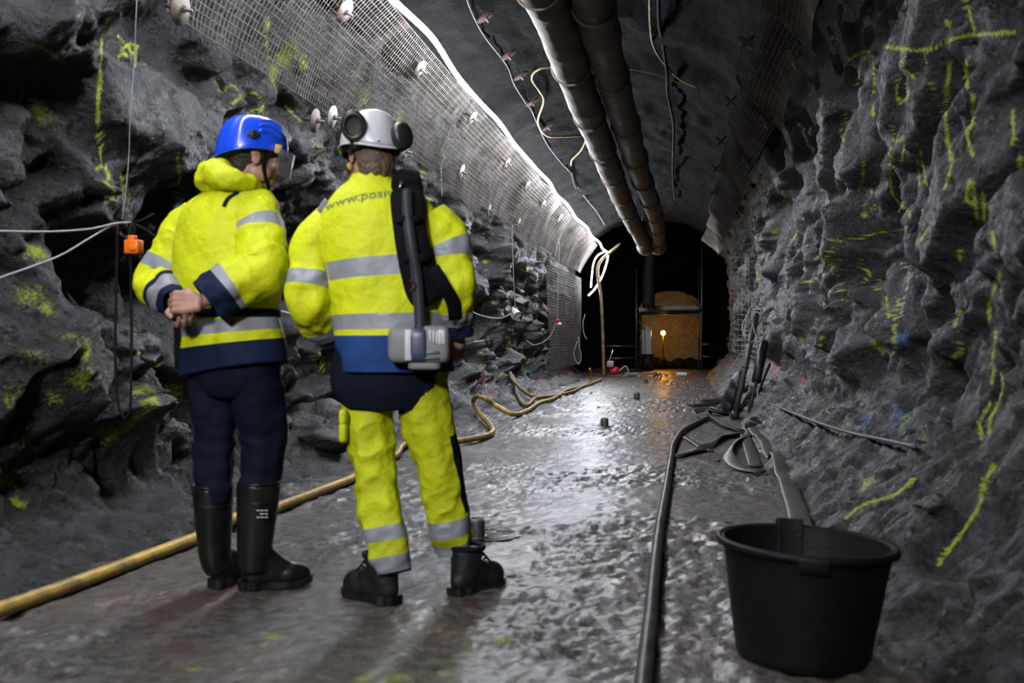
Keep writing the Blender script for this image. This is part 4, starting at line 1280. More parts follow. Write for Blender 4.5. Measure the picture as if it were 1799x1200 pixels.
for (px, py, s, lab) in [(1366, 908, .05, 'small flat stone left of the flat hose behind the tub'), (1640, 895, .06, 'rounded stone on the right bank above the tub'), (1260, 812, .025, 'small stone beside the dark flat hose')]:
    h, n = hit(BR, px, py)
    if h is None: h = Wf(px, py)
    mb = MB(); ell(mb, (0, 0, 0), (1, 1, 1), nu=24, nv=16)
    V = mb.v[0]; mb.v[0] = V * (1 + .5 * facets(V * 1.1 + px, 3, 1.0, 12))[:, None] * np.array([s, s, s * .55])
    o = mb.build('stone', M['boulder']); o.location = h + np.array([0, 0, s * .3])
    tag(o, lab, 'stone')
h = [hit(BR, x, y)[0] for x, y in [(1360, 715), (1400, 732), (1450, 752), (1500, 768), (1560, 782), (1620, 796)]]
mb = MB(); tube(mb, [np.array(p) + np.array([-.03, 0, .03]) for p in h if p is not None], .012, 6, step=.06)
tag(mb.build('rock_cable', M['grey_cable']), 'pale cable lying along the ledge of the right bank', 'cable')

# ------------------------------------------------------------------ things at the portal
def bar(mb, a, b, r): return cyl(mb, a, b, r, n=10)
Ds = 33.0
e = thing('scaffold_frame', 'steel scaffold frame standing in the dark behind the portal around the amber light', 'scaffold', Wf(1176, 653, 0) * np.array([1, 1, 0]))
def S(px, py, D=Ds): return W(px, py, D)
for (px, y0, y1, dd) in [(1118, 470, 653, 0), (1126, 545, 653, .9), (1228, 470, 653, .9), (1233, 400, 653, 0)]:
    mb = MB(); bar(mb, S(px, y0, Ds + dd), S(px, y1, Ds + dd), .03); local_child(mb.build('post', M['scaf']), e)
for (x0, y0, x1, y1, dd) in [(1115, 549, 1236, 545, 0), (1126, 552, 1230, 549, .9), (1058, 608, 1116, 608, 0), (1058, 630, 1116, 629, 0), (1233, 605, 1252, 605, 0), (1233, 626, 1252, 627, 0)]:
    mb = MB(); bar(mb, S(x0, y0, Ds + dd), S(x1, y1, Ds + dd), .035); local_child(mb.build('ledger', M['scaf']), e)
mb = MB(); bar(mb, S(1205, 515), S(1231, 541), .02); local_child(mb.build('brace', M['scaf']), e)
mb = MB()
for k in range(6): bar(mb, S(1119, 560 + k * 15, Ds), S(1127, 572 + k * 15, Ds + .9), .018)
local_child(mb.build('ladder', M['scaf']), e)
mb = MB(); tube(mb, [S(1122, 544, 32.8), S(1176, 541, 32.8), S(1229, 541, 32.8)], .09, 14, step=.2)
tag(mb.build('rolled_tarp', M['wood']), 'pale roll lying on top of the scaffold beam', 'roll')
p = W(1165, 585, 35.9)
e = thing('amber_lamp', 'glowing amber lamp on a stand in front of the far face', 'lamp', (p[0], p[1], 0))
mb = MB(); ell(mb, (0, 0, p[2]), (.085, .085, .085), nu=16, nv=10); mb.build('bulb', M['amber'], e)
mb = MB(); cyl(mb, (0, 0, 0), (0, 0, p[2] - .09), .02, n=8); mb.build('stand', M['black_plastic'], e)
for k in range(3):
    a = k * 2.1; mb = MB(); cyl(mb, (0, 0, .5), (.35 * math.cos(a), .35 * math.sin(a), 0), .014, n=8); mb.build('leg', M['black_plastic'], e)
p = W(1136, 622, 34.6)
mb = MB(); box(mb, (0, 0, p[2] + .42), (.32, .25, .85)); box(mb, (0.02, -.1, p[2] + .9), (.2, .1, .14))
o = mb.build('white_cabinet', M['white'], loc=None, bevel=.02); o.location = (p[0], p[1], 0)
tag(o, 'pale cabinet standing inside the scaffold, left of the amber lamp', 'cabinet')
mb = MB(); box(mb, (0, 0, p[2] / 2), (.5, .4, p[2])); o = mb.build('plinth', M['black_rubber']); o.location = (p[0], p[1], 0)
tag(o, 'dark block under the pale cabinet by the amber lamp', 'block')
# pump and litter at the foot of the portal
c = Wf(1080, 662); e = thing('pump', 'small red and white pump on the floor at the foot of the hanging hose', 'pump', (c[0], c[1], 0))
mb = MB(); cyl(mb, (-.12, 0, .16), (.10, 0, .16), .12, n=18); mb.build('motor', M['red'], e)
mb = MB(); box(mb, (-.12, -.05, .36), (.2, .18, .18)); mb.build('cover', M['white_cable'], e, bevel=.03)
mb = MB(); box(mb, (0, 0, .03), (.4, .3, .06)); mb.build('base', M['bolt'], e, bevel=.01)
mb = MB(); cyl(mb, (-.18, 0, .4), (-.05, 0, .75), .015, n=8); mb.build('lever', M['chrome'], e)
mb = MB(); tube(mb, [(.12, 0, .16), (.3, 0, .3), (.38, 0, .15), (.3, -.05, .03), (.15, -.1, .02)], .02, 8, step=.04); mb.build('cord', M['white_cable'], e)
c = Wf(1110, 661); mb = MB(); box(mb, (0, 0, .06), (.38, .2, .09)); o = mb.build('board', M['wood'], bevel=.01); o.location = (c[0], c[1], 0); o.rotation_euler = (0, 0, .3)
tag(o, 'pale board lying on the floor right of the pump', 'board')
c = Wf(1198, 660); mb = MB(); box(mb, (0, 0, .05), (.30, .15, .09)); o = mb.build('board', M['white'], bevel=.01); o.location = (c[0], c[1], 0); o.rotation_euler = (0, 0, -.05)
tag(o, 'white block lying on the floor at the right of the portal', 'block')
hose('white_cable', [(1122, 662), (1132, 657, .05), (1145, 656, .06), (1155, 659), (1165, 657, .05), (1172, 660)], .022, 'white_cable', 'white cable lying in loops on the floor before the scaffold', cat='cable', ground=False)
hose('white_cable', [(1150, 654, .25), (1156, 659), (1149, 660, .02), (1158, 656, .12), (1162, 660)], .02, 'white_cable', 'tangled end of white cable in front of the scaffold', cat='cable', ground=False)

# ------------------------------------------------------------------ people
def loft(mb, keys, nv, nu=72, e=2.3, mfn=None, dfn=None, close_top=True, close_bot=True):
    """horizontal-ish rings; key = (x, y, z, rx, ry, yaw, tilt_x, tilt_y)"""
    K = catmull(np.array([tuple(k) + (0,) * (8 - len(k)) for k in keys], float), nv)
    a = np.linspace(0, 2 * math.pi, nu, endpoint=False)
    ca, sa = np.cos(a), np.sin(a)
    px = np.sign(ca) * np.abs(ca) ** (2 / e); py = np.sign(sa) * np.abs(sa) ** (2 / e)
    V = np.zeros((nv, nu, 3)); Nn = np.zeros((nv, nu, 3))
    for i, (x, y, z, rx, ry, yaw, tx, ty) in enumerate(K):
        c, s = math.cos(yaw), math.sin(yaw)
        lx, ly = px * rx, py * ry
        dx, dy = c * lx - s * ly, s * lx + c * ly
        V[i, :, 0] = x + dx; V[i, :, 1] = y + dy; V[i, :, 2] = z + tx * dx + ty * dy
        n = np.stack([c * ca - s * sa, s * ca + c * sa, 0 * ca], 1)
        Nn[i] = n
    if dfn is not None:
        d = dfn(V.reshape(-1, 3), K).reshape(nv, nu)
        V = V + Nn * d[:, :, None]
    f = grid_faces(nu, nv, True)
    m = [0] * len(f)
    if mfn is not None:
        for j in range(nv - 1):
            for i in range(nu):
                m[j * nu + i] = mfn((j + .5) / (nv - 1), a[i], (V[j, i] * 1.0, (K[j, 2] + K[j + 1, 2]) / 2))
    o = len(f)
    if close_top: f.append(tuple(range(nu * (nv - 1), nu * nv))); m.append(m[-1])
    if close_bot: f.append(tuple(range(nu))[::-1]); m.append(m[0])
    # keep outward orientation whichever way the rings run
    if K[-1, 2] < K[0, 2]:
        f = [q[::-1] for q in f]
    mb.add(V.reshape(-1, 3), f, m)
    return V

def limb(mb, pts, rad, nv=110, nu=40, flat=1.0, ref=(0, 1, 0), mfn=None, wr=0.006, seed=0, cuff=True, start_round=True, folds=None):
    """tapering sleeve or trouser leg along a path, with creases; cuff = open end turned inwards"""
    Q = catmull(np.c_[np.asarray(pts, float), np.asarray(rad, float)], nv)
    P, R = Q[:, :3], Q[:, 3]
    T, S, U = frames(P, ref)
    d = np.r_[0, np.cumsum(np.linalg.norm(np.diff(P, axis=0), axis=1))]
    a = np.linspace(0, 2 * math.pi, nu, endpoint=False)
    dirs = S[:, None, :] * np.cos(a)[None, :, None] + U[:, None, :] * (np.sin(a) * flat)[None, :, None]
    s = np.repeat(d[:, None], nu, 1)
    q = np.stack([np.repeat(np.cos(a)[None], nv, 0).ravel() * 0.9 + s.ravel() * 2.5, np.repeat(np.sin(a)[None], nv, 0).ravel() * 0.9, s.ravel() * 11.0], 1)
    w = fbm(q, 3, seed) * wr + (np.abs(fbm(q * 0.8 + 5, 2, seed + 7)) - 0.2) * -wr * 1.6
    q2 = np.stack([np.repeat(np.cos(a)[None], nv, 0).ravel() * 1.2, np.repeat(np.sin(a)[None], nv, 0).ravel() * 1.2, s.ravel() * 3.0], 1)
    w += fbm(q2, 2, seed + 13) * wr * 1.2
    w = w.reshape(nv, nu)
    if folds:
        for (t0, tw, amp, ph) in folds:      # crease bundles: centre, width, depth, angle phase
            t = d / d[-1]
            w += amp * 0.55 * np.exp(-((t - t0) / tw) ** 2)[:, None] * np.sin(48 * (t - t0)[:, None] + 2.6 * np.cos(a - ph)[None] + 2.0 * fbm(q2 * 0.7 + seed, 2, seed + 3).reshape(nv, nu)) * (0.5 + 0.8 * np.cos(a - ph - 0.6)[None])
    V = P[:, None, :] + dirs * (R[:, None, None] + w[:, :, None])
    mi = []
    f = grid_faces(nu, nv, True)
    for j in range(nv - 1):
        for i in range(nu):
            mi.append(mfn(d[j] / d[-1], a[i], V[j, i]) if mfn else 0)
    Vs = [V.reshape(-1, 3)]
    if start_round:
        cen = P[0] - T[0] * R[0] * 0.12
        Vs.append(cen[None]); ci = nv * nu
        for i in range(nu):
            f.append(((i + 1) % nu, i, ci)); mi.append(mi[0])
    n0 = sum(len(v) for v in Vs)
    if cuff:
        inner = V[-1] * 0.90 + P[-1][None] * 0.10
        deep = inner - T[-1] * 0.05
        Vs += [inner, deep]
        last = (nv - 1) * nu
        m_end = mi[(nv - 2) * nu]
        for i in range(nu):
            k = (i + 1) % nu
            f.append((last + i, last + k, n0 + k, n0 + i)); mi.append(m_end)
            f.append((n0 + i, n0 + k, n0 + nu + k, n0 + nu + i)); mi.append(m_end)
        f.append(tuple(range(n0 + nu, n0 + 2 * nu))); mi.append(m_end)
    mb.add(np.vstack(Vs), f, mi)
    return P, R, d

def hand(mb, wrist, fdir, ndir, side, curls, s=1.0, thumb_curl=0.4, spread=0.06, thumb_out=0.7):
    """palm, four bent fingers and a thumb; ndir is the way the palm faces, side = +1 / -1 where the thumb sits along cross(fdir, ndir)"""
    fdir = norm(fdir); ndir = norm(np.asarray(ndir, float) - fdir * np.dot(ndir, fdir))
    lat = np.cross(fdir, ndir) * side
    w = np.asarray(wrist, float)
    for k in range(4):
        o = (1.5 - k) * 0.021 * s
        capsules(mb, [w + lat * o * 0.55, w + fdir * 0.048 * s + lat * o * 0.9, w + fdir * (0.094 - abs(k - 1) * 0.004) * s + lat * o], [0.017 * s, 0.0165 * s, 0.0125 * s], 8)
        base = w + fdir * (0.094 - abs(k - 1) * 0.004) * s + lat * o
        L = [(0.042, 0.026, 0.020), (0.047, 0.030, 0.022), (0.043, 0.028, 0.021), (0.034, 0.021, 0.018)][k]
        a = 0.0; p = base; pts = [p]; c = curls[k] if not np.isscalar(curls) else curls
        dirv = norm(fdir + lat * spread * (1.5 - k))
        for j, l in enumerate(L):
            a += c * (0.9, 1.05, 0.7)[j]
            p = p + (dirv * math.cos(a) + ndir * math.sin(a)) * l * s
            pts.append(p)
        capsules(mb, pts, [0.0098 * s, 0.0092 * s, 0.0084 * s, 0.0072 * s], 8)
    t0 = w + fdir * 0.018 * s + lat * 0.024 * s
    d1 = norm(fdir * 0.75 + lat * thumb_out + ndir * 0.25)
    d2 = norm(fdir * 0.95 + lat * thumb_out * (0.4 - thumb_curl) + ndir * (0.2 + thumb_curl))
    p1 = t0 + d1 * 0.042 * s; p2 = p1 + d2 * 0.032 * s; p3 = p2 + norm(d2 * 0.8 + ndir * thumb_curl * 0.6) * 0.026 * s
    capsules(mb, [t0, p1, p2, p3], [0.015 * s, 0.0125 * s, 0.0105 * s, 0.0085 * s], 8)

def head(mb, c, face, up=(0, 0, 1)):
    """skull, jaw, nose, brow, lips, eyes, ears; c = centre of the head, face = where it looks"""
    up = norm(up); fx = norm(np.asarray(face, float) - up * np.dot(face, up)); sx = np.cross(fx, up)
    A = np.stack([sx, fx, up], 1)              # local x right, y front, z up
    def P(x, y, z): return c + A @ np.array([x, y, z])
    ell(mb, P(0, -.012, .035), (.076, .098, .085), A)
    ell(mb, P(0, .022, -.028), (.064, .072, .082), A)
    ell(mb, P(0, .052, -.088), (.038, .040, .034), A)
    for sgn in (-1, 1):
        ell(mb, P(.042 * sgn, .018, -.062), (.030, .052, .042), A)
        ell(mb, P(.034 * sgn, .078, .004), (.018, .014, .013), A, 12, 8)
        ell(mb, P(.036 * sgn, .078, -.024), (.024, .022, .018), A, 12, 8)
        ell(mb, P(.030 * sgn, .084, .022), (.026, .012, .009), A, 12, 8)
        Ae = A @ axes((math.sin(.35) * sgn * -0.2, 0.25, 1), (sgn, -0.45, 0))
        ell(mb, P(.080 * sgn, -.006, -.012), (.009, .020, .034), A @ np.array([[1, 0, 0], [0, 1, 0], [0, 0, 1]], float), 12, 10)
        ell(mb, P(.085 * sgn, -.014, .004), (.007, .018, .022), A, 12, 8)
    capsules(mb, [P(0, .088, .012), P(0, .102, -.012), P(0, .110, -.030)], [.009, .011, .014], 8)
    for sgn in (-1, 1): ell(mb, P(.012 * sgn, .098, -.034), (.010, .012, .009), A, 10, 7)
    ell(mb, P(0, .084, -.058), (.024, .012, .007), A, 12, 7)
    ell(mb, P(0, .082, -.070), (.021, .012, .008), A, 12, 7)
    return A, P

def frame_of(face, up=(0, 0, 1)):
    up = norm(up); fx = norm(np.asarray(face, float) - up * np.dot(face, up)); sx = np.cross(fx, up)
    return np.stack([sx, fx, up], 1)

def xf(mb, A, c, start=0):
    """move everything in mb from a head frame to the person frame"""
    for i in range(start, len(mb.v)):
        mb.v[i] = mb.v[i] @ A.T + np.asarray(c, float)
    return mb

def dome(mb, rx, ry, h, rim, nu=64, nv=26, thick=.006, ridge=None, mi=0):
    """helmet shell open below; rim(a) gives the height of the lower edge round the head"""
    a = np.linspace(0, 2 * math.pi, nu, endpoint=False)
    rows_ = []
    for t in np.linspace(0.001, 1, nv):
        ph = t * math.pi / 2
        zlow = np.array([rim(x) for x in a])
        z = np.where(np.cos(ph) * h > 0, np.cos(ph) * h, 0) * np.ones(nu)
        sc_ = math.sin(ph) ** 0.86
        z = z * (1 - t ** 6) + zlow * t ** 6
        k = 1.0 + (ridge(a, t) if ridge else 0)
        rows_.append(np.stack([rx * sc_ * np.sin(a) * k, ry * sc_ * np.cos(a) * k, z * (k ** .6)], 1))
    out = np.array(rows_)
    inn = out[::-1] * np.array([(rx - thick) / rx, (ry - thick) / ry, (h - thick) / h])
    V = np.vstack([out.reshape(-1, 3), inn.reshape(-1, 3)])
    f = [q[::-1] for q in grid_faces(nu, nv * 2, True)]
    f.append(tuple(range(nu))); f.append(tuple(range(nu * (2 * nv - 1), nu * 2 * nv))[::-1])
    mb.add(V, [q[::-1] for q in f], mi)
    return out

def cloth_noise(seed, amp, vscale=2.2, sx=9.0, sz=4.0):
    def fn(V, K):
        q = V * np.array([sx, sx, sz])
        r = fbm(q, 3, seed)
        r2 = 1 - np.abs(fbm(V * np.array([5, 5, 2.4]) + 3, 2, seed + 4)) * 3.0
        ph = V[:, 0] * 30 + V[:, 2] * 7 * np.sign(V[:, 0] + 0.02) + 2.6 * fbm(V * np.array([3, 3, 1.6]), 2, seed + 8)
        fo = np.sin(ph) * (0.5 + 0.9 * fbm(V * np.array([3.5, 3.5, 2.2]) + 9, 2, seed + 12))
        return amp * (0.7 * r + 0.7 * np.clip(r2, -0.5, 1) * 0.6 + 0.62 * fo)
    return fn

class Person:
    def __init__(self, px, py, label):
        self.D = 1.0 * F / (py - 600.0)
        self.root_px = px
        self.loc = W(px, py, self.D); self.loc[2] = 0.0
        self.e = thing('person', label, 'person', self.loc, YAW)
    def L(self, px, py, dy=0.0):
        """photo pixel at a depth dy behind the feet -> the person's own frame (x right, y away, z up)"""
        d = self.D + dy
        x = (px - 899.5) / F * d - (self.root_px - 899.5) / F * self.D
        return np.array([x, dy, CAMZ + (600 - py) / F * d])

def band(t, spans):
    for (a, b, m) in spans:
        if a <= t < b: return m
    return 0

def boot_sole(mb, heel, toe, w, h, z0=0.0, mi=0):
    """foot-shaped slab from heel to toe"""
    heel = np.asarray(heel, float); toe = np.asarray(toe, float)
    ax = toe - heel; ax[2] = 0; Ln = np.linalg.norm(ax); ax /= Ln; sd = np.array([ax[1], -ax[0], 0])
    t = np.linspace(0, 1, 22)
    half = w * np.interp(t, [0, .06, .2, .4, .65, .85, .95, 1], [.30, .62, .74, .70, .98, .90, .62, .25])
    up = heel[None] + ax[None] * (t * Ln)[:, None]
    ring = np.vstack([up + sd * half[:, None], (up - sd * half[:, None])[::-1]])
    lift = np.r_[np.interp(t, [0, .8, 1], [0, 0, .012]), np.interp(t, [0, .8, 1], [0, 0, .012])[::-1]]
    n = len(ring)
    b = ring.copy(); b[:, 2] = z0 + lift
    m_ = ring.copy(); m_[:, 2] = z0 + h + lift
    V = np.vstack([b, m_])
    f = [(i, (i + 1) % n, n + (i + 1) % n, n + i) for i in range(n)]
    f = [q[::-1] for q in f]
    f.append(tuple(range(n))); f.append(tuple(range(n, 2 * n))[::-1])
    mb.add(V, f, mi)

def boot(parent, top, ankle, heel, toe, r_top, r_ank, material, name, tall=True, toe_h=.075, w=.052):
    """boot upper as one smooth closed shape, with a sole part"""
    heel = np.asarray(heel, float); toe = np.asarray(toe, float); top = np.asarray(top, float); ankle = np.asarray(ankle, float)
    ax = toe - heel; ax[2] = 0; Ln = np.linalg.norm(ax); ax /= Ln; sd = np.array([ax[1], -ax[0], 0])
    mb = MB()
    pth = catmull(np.array([np.r_[top, r_top], np.r_[top * .6 + ankle * .4, (r_top + r_ank) / 2 * 1.03], np.r_[ankle, r_ank], np.r_[ankle * .3 + (heel + ax * .06) * .7 + np.array([0, 0, .03]), r_ank * .92]]), 16)
    tube(mb, pth[:, :3], pth[:, 3], 20, raw=True, ref=sd, flat=1.12)
    A = np.stack([ax, sd, np.array([0, 0, 1.0])], 1)
    ell(mb, heel + ax * .075 + [0, 0, .055], (.075, w * .86, .055), A)
    ell(mb, heel + ax * Ln * .45 + [0, 0, .060], (.10, w * .90, .062), A)
    ell(mb, heel + ax * (Ln * .70) + [0, 0, .048], (Ln * .27, w * 1.02, toe_h * .66), A)
    ell(mb, heel + ax * (Ln - .072) + [0, 0, .046], (.072, w * .96, toe_h * .62), A)
    capsules(mb, [ankle + ax * .01, heel + ax * Ln * .55 + [0, 0, .075]], [r_ank * .86, .045], 12)
    o = union(mb, name, material, .006, 8, parent)
    mb = MB(); boot_sole(mb, heel - ax * .004, toe + ax * .006, w * 1.06, .026)
    boot_sole(mb, heel - ax * .006, heel + ax * .085, w * .98, .034)
    mb.build('sole', M['boot'], o, smooth=False)
    return o, ax, sd

# ================================================================== person with the blue helmet
p1 = Person(412, 1033, 'person in yellow jacket, rubber boots and blue helmet, hands clasped behind the back')
L = p1.L
yaw1 = -0.50                                     # turned to the right of the view
fac1 = np.array([math.sin(0.5), math.cos(0.5), 0])
lat1 = np.array([math.cos(0.5), -math.sin(0.5), 0])   # the person's right
hip = L(408, 640); waist = L(404, 560, .0); chest = L(398, 440, .0); shc = L(404, 362, .0); nk = L(424, 318, .02)
hc = L(447, 277, .02)
sh_l = L(340, 392, .12); sh_r = L(449, 372, -.07)
el_l = L(279, 490, .05); wr_l = L(309, 536, -.14)
el_r = L(456, 474, -.20); wr_r = L(352, 531, -.27)
hl = L(377, 650, .04); kl = L(376, 770, .05); al = L(378, 985, .02)
hr = L(445, 650, -.03); kr = L(462, 768, .03); ar = L(444, 975, -.01)
heel_l = L(375, 1036, 0) * np.array([1, 1, 0]) ; toe_l = heel_l + norm([.10, .26, 0]) * .29
heel_r = L(421, 1036, -.02) * np.array([1, 1, 0]); toe_r = heel_r + norm([.27, .10, 0]) * .285

mb = MB()
face1 = norm([.93, .42, -.12]); up1 = norm([.10, .05, 1])
A1, HP1 = head(mb, hc, face1, up1)
capsules(mb, [hc + A1 @ np.array([0, -.02, -.05]), nk + [0, 0, .02], shc + [0, 0, -.02]], [.055, .058, .075], 14)
for (c, rx, ry, rz) in [(shc + [0, 0, -.06], .15, .085, .09), (chest, .15, .10, .16), (waist, .135, .095, .16), (hip + [0, 0, .02], .15, .10, .12)]:
    ell(mb, c, (rx, ry, rz), np.array([[math.cos(yaw1), -math.sin(yaw1), 0], [math.sin(yaw1), math.cos(yaw1), 0], [0, 0, 1]]))
capsules(mb, [shc + [-.05, .03, -.03], sh_l, el_l, wr_l], [.06, .052, .040, .026], 12)
capsules(mb, [shc + [.04, -.02, -.03], sh_r, el_r, wr_r], [.06, .052, .040, .026], 12)
for (h_, k_, a_, hh, tt) in [(hl, kl, al, heel_l, toe_l), (hr, kr, ar, heel_r, toe_r)]:
    d_ = norm(tt - hh)
    a0_ = a_ + np.array([0, 0, .03])
    a_ = hh + d_ * .075 + np.array([0, 0, .13])
    capsules(mb, [h_ + [0, 0, .08], h_ * .5 + k_ * .5, k_, k_ * .55 + a0_ * .45, a0_, a_], [.085, .075, .055, .048, .034, .030], 12)
    capsules(mb, [a_, hh + d_ * .06 + [0, 0, .05], hh + d_ * .16 + [0, 0, .045], hh + d_ * .225 + [0, 0, .037]], [.032, .032, .030, .020], 10)
# right hand laid over the left: back of the hand to the camera, fingers wrapped round the other hand
hand(mb, L(348, 532, -.29), (-.94, .15, .04), (-.05, .95, -.2), -1, (.85, .9, .95, 1.05), 1.06, .5, .02, .5)
hand(mb, L(313, 531, -.17), (.28, -.30, -.60), (.35, -.75, .45), 1, (.75, .8, .8, .85), 1.0, .4, .03)
body1 = union(mb, 'body', M['skin'], .0042, 4, p1.e)

# trousers
mb = MB()
loft(mb, [tuple(hip + [0, 0, .20]) + (.165, .115, yaw1), tuple(hip + [0, 0, .05]) + (.185, .13, yaw1), tuple(hip + [0, 0, -.06]) + (.18, .125, yaw1), tuple(hip + [0, 0, -.13]) + (.12, .09, yaw1)], 20, 48)
limb(mb, [hl + [0.01, 0, .10], hl * .6 + kl * .4, kl, kl * .55 + al * .45 + [0, 0, 0], al * .55 + kl * .45], [.105, .098, .084, .078, .062], 90, 40, seed=3, wr=.010, folds=[(.62, .1, .006, 1.0), (.9, .1, .008, 2)])
limb(mb, [hr + [-.01, 0, .10], hr * .6 + kr * .4, kr, kr * .55 + ar * .45, ar * .55 + kr * .45], [.115, .108, .092, .080, .062], 90, 40, seed=5, wr=.010, folds=[(.62, .1, .006, 4.0), (.9, .1, .008, 3)])
mb.build('trousers', M['dark_navy'], p1.e)

# rubber boots
for (k_, a_, hh, tt, sd_) in [(kl, al, heel_l, toe_l, 1), (kr, ar, heel_r, toe_r, 2)]:
    tp = L(374, 856, .04) if sd_ == 1 else L(455, 850, 0)
    an = L(378, 975, .04) if sd_ == 1 else L(447, 970, -.01)
    o, ax, sdv = boot(p1.e, tp, an, hh, tt, .080, .062, M['boot'], 'rubber_boot')
    mb = MB()
    ring = [tp + np.array([math.cos(t) * .0825, math.sin(t) * .0825, .006]) for t in np.linspace(0, 2 * math.pi, 33)]
    tube(mb, ring, .006, 8, raw=True); tube(mb, [r - np.array([0, 0, .075]) for r in ring], .003, 6, raw=True)
    mb.build('boot_rim', M['boot'], o)
mb = MB()
for i in range(3):
    for (dx, w) in [(-.022, .012), (-.002, .016), (.02, .012)]:
        if i == 1 and dx < -.01: continue
        box(mb, L(461 + dx * 350, 897 + i * 6, -.088) + [0, 0, 0], (w, .003, .005))
mb.build('boot_mark', M['instr_lt'], p1.e)

# jacket
mb = MB()
def j1(t, a, v):
    z = v[1]
    if z < zb(0): return 2
    if z < zb(1): return 0
    if z < zb(2): return 1
    if z < zb(3): return 0
    return 0
zz1 = [L(400, 603)[2], L(400, 585)[2], L(400, 561)[2], 9]
def zb(i): return zz1[i]
def kk(px, py, rx, ry, dy=0.0, ty=0.0, tx=0.0):
    return tuple(L(px, py, dy)) + (rx, ry, yaw1, tx, ty)
keys = [kk(413, 650, .232, .165, .0, -.10, .13), kk(411, 625, .228, .165, .0, -.05, .12), kk(409, 600, .222, .165, 0, 0, .10), kk(406, 580, .216, .16, 0, 0, .08), kk(404, 558, .207, .155, 0, 0, .05), kk(401, 545, .205, .155, 0, 0, .03), kk(400, 520, .216, .168), kk(398, 480, .222, .172),
        kk(396, 430, .220, .165), kk(396, 392, .212, .15), kk(400, 362, .185, .128), kk(406, 343, .145, .105), kk(414, 326, .10, .088), kk(420, 314, .072, .075)]
wr1 = cloth_noise(11, .015)
loft(mb, keys, 120, 84, 2.25, lambda t, a, v: j1(t, a, v), wr1)
jacket1 = mb.build('jacket', [M['hivis'], M['reflex'], M['navy']], p1.e)
# sleeves
mb = MB()
limb(mb, [sh_l + [.04, -.02, .015], sh_l * .7 + el_l * .3 + [-.008, 0, 0], sh_l * .3 + el_l * .7, el_l + [-.004, 0, -.005], el_l * .45 + wr_l * .55, wr_l], [.092, .094, .088, .086, .074, .062], 120, 44,
     mfn=lambda t, a, v: band(t, [(.40, .50, 1), (.72, .78, 2), (.78, .90, 1), (.90, 1.1, 2)]), seed=21, wr=.013, folds=[(.62, .10, .007, 2.0)])
mb.build('sleeve', [M['hivis'], M['reflex'], M['navy']], jacket1)
mb = MB()
limb(mb, [sh_r + [-.03, .02, .02], sh_r * .7 + el_r * .3 + [.012, 0, 0], sh_r * .3 + el_r * .7 + [.01, 0, 0], el_r + [.012, 0, -.006], el_r * .55 + wr_r * .45 + [0, -.01, 0], wr_r + [.03, 0, 0]], [.098, .098, .100, .100, .092, .080], 130, 48,
     mfn=lambda t, a, v: band(t, [(.20, .28, 1), (.80, .86, 1), (.86, 1.1, 2)]), seed=25, wr=.014, folds=[(.5, .10, .009, 2.0)])
mb.build('sleeve', [M['hivis'], M['reflex'], M['navy']], jacket1)
BJ = BVHTree.FromPolygons([list(v.co) for v in jacket1.data.vertices], [tuple(p.vertices) for p in jacket1.data.polygons])
def on_back(bv, p, lift=.003):
    r = bv.ray_cast(Vector((p[0], -2.0, p[2])), Vector((0, 1, 0)))
    return np.array(r[0]) - np.array([0, lift, 0]) if r[0] is not None else np.asarray(p, float)
# belt
ring = []
for t in np.linspace(0, 2 * math.pi, 49):
    c = L(402, 551); d = np.array([math.cos(t), math.sin(t), 0])
    r = BJ.ray_cast(Vector(c + d * 1.0), Vector(-d))
    ring.append((np.array(r[0]) if r[0] is not None else c + d * .2) + d * .006)
mb = MB(); tube(mb, ring, .017, 8, raw=True, flat=.25, ref=(0, 0, 1))
mb.build('belt', M['strap'], jacket1)
mb = MB()
strp = [on_back(BJ, L(x, y), .008) for x, y in [(311, 575), (312, 600), (312, 625), (314, 648)]]
tube(mb, strp, .014, 8, flat=.3, ref=(1, 0, 0), step=.02)
mb.build('belt_strap', M['strap'], jacket1)
# piping on the shoulder, chest band at the right side, round badge on the sleeve
mb = MB(); tube(mb, [on_back(BJ, L(*q), .006) for q in [(413, 372), (417, 360), (424, 352), (434, 346)]], .008, 6, flat=.4, step=.01, ref=(1, 0, .4))
mb.build('shoulder_piping', M['navy'], jacket1)
mb = MB(); tube(mb, [on_back(BJ, L(*q), .004) for q in [(428, 508), (445, 512), (462, 516), (476, 519), (484, 520)]], .026, 8, flat=.12, step=.01, ref=(0, 0, 1))
mb.build('chest_band', M['reflex'], jacket1)
# hood lying on the shoulders
mb = MB()
hp = [L(462, 336, .10), L(456, 333, -.02), L(436, 324, -.10), L(408, 313, -.135), L(380, 307, -.10), L(368, 306, 0), L(384, 308, .10)]
Q = catmull(np.c_[np.array(hp), [.022, .030, .040, .050, .056, .052, .032]], 40)
for i in range(0, 40):
    ell(mb, Q[i, :3], (Q[i, 3], Q[i, 3], Q[i, 3] * .86), nu=12, nv=8)
ell(mb, L(366, 318, -.05), (.046, .06, .05)); ell(mb, L(376, 308, -.08), (.06, .05, .05))
ell(mb, L(384, 299, -.06), (.055, .05, .040)); ell(mb, L(416, 328, -.05), (.11, .085, .035))
ell(mb, L(440, 332, 0.0), (.045, .08, .035))
hood = union(mb, 'hood', M['hivis'], .010, 8, jacket1)
v = np.empty(len(hood.data.vertices) * 3); hood.data.vertices.foreach_get('co', v); v = v.reshape(-1, 3)
nrm = np.array([list(x.normal) for x in hood.data.vertices])
v = v + nrm * (.011 * (1 - 2.6 * np.abs(fbm(v * np.array([9, 9, 15]), 2, 77))) + .006 * fbm(v * 22, 2, 78))[:, None]
hood.data.vertices.foreach_set('co', v.ravel()); hood.data.update()

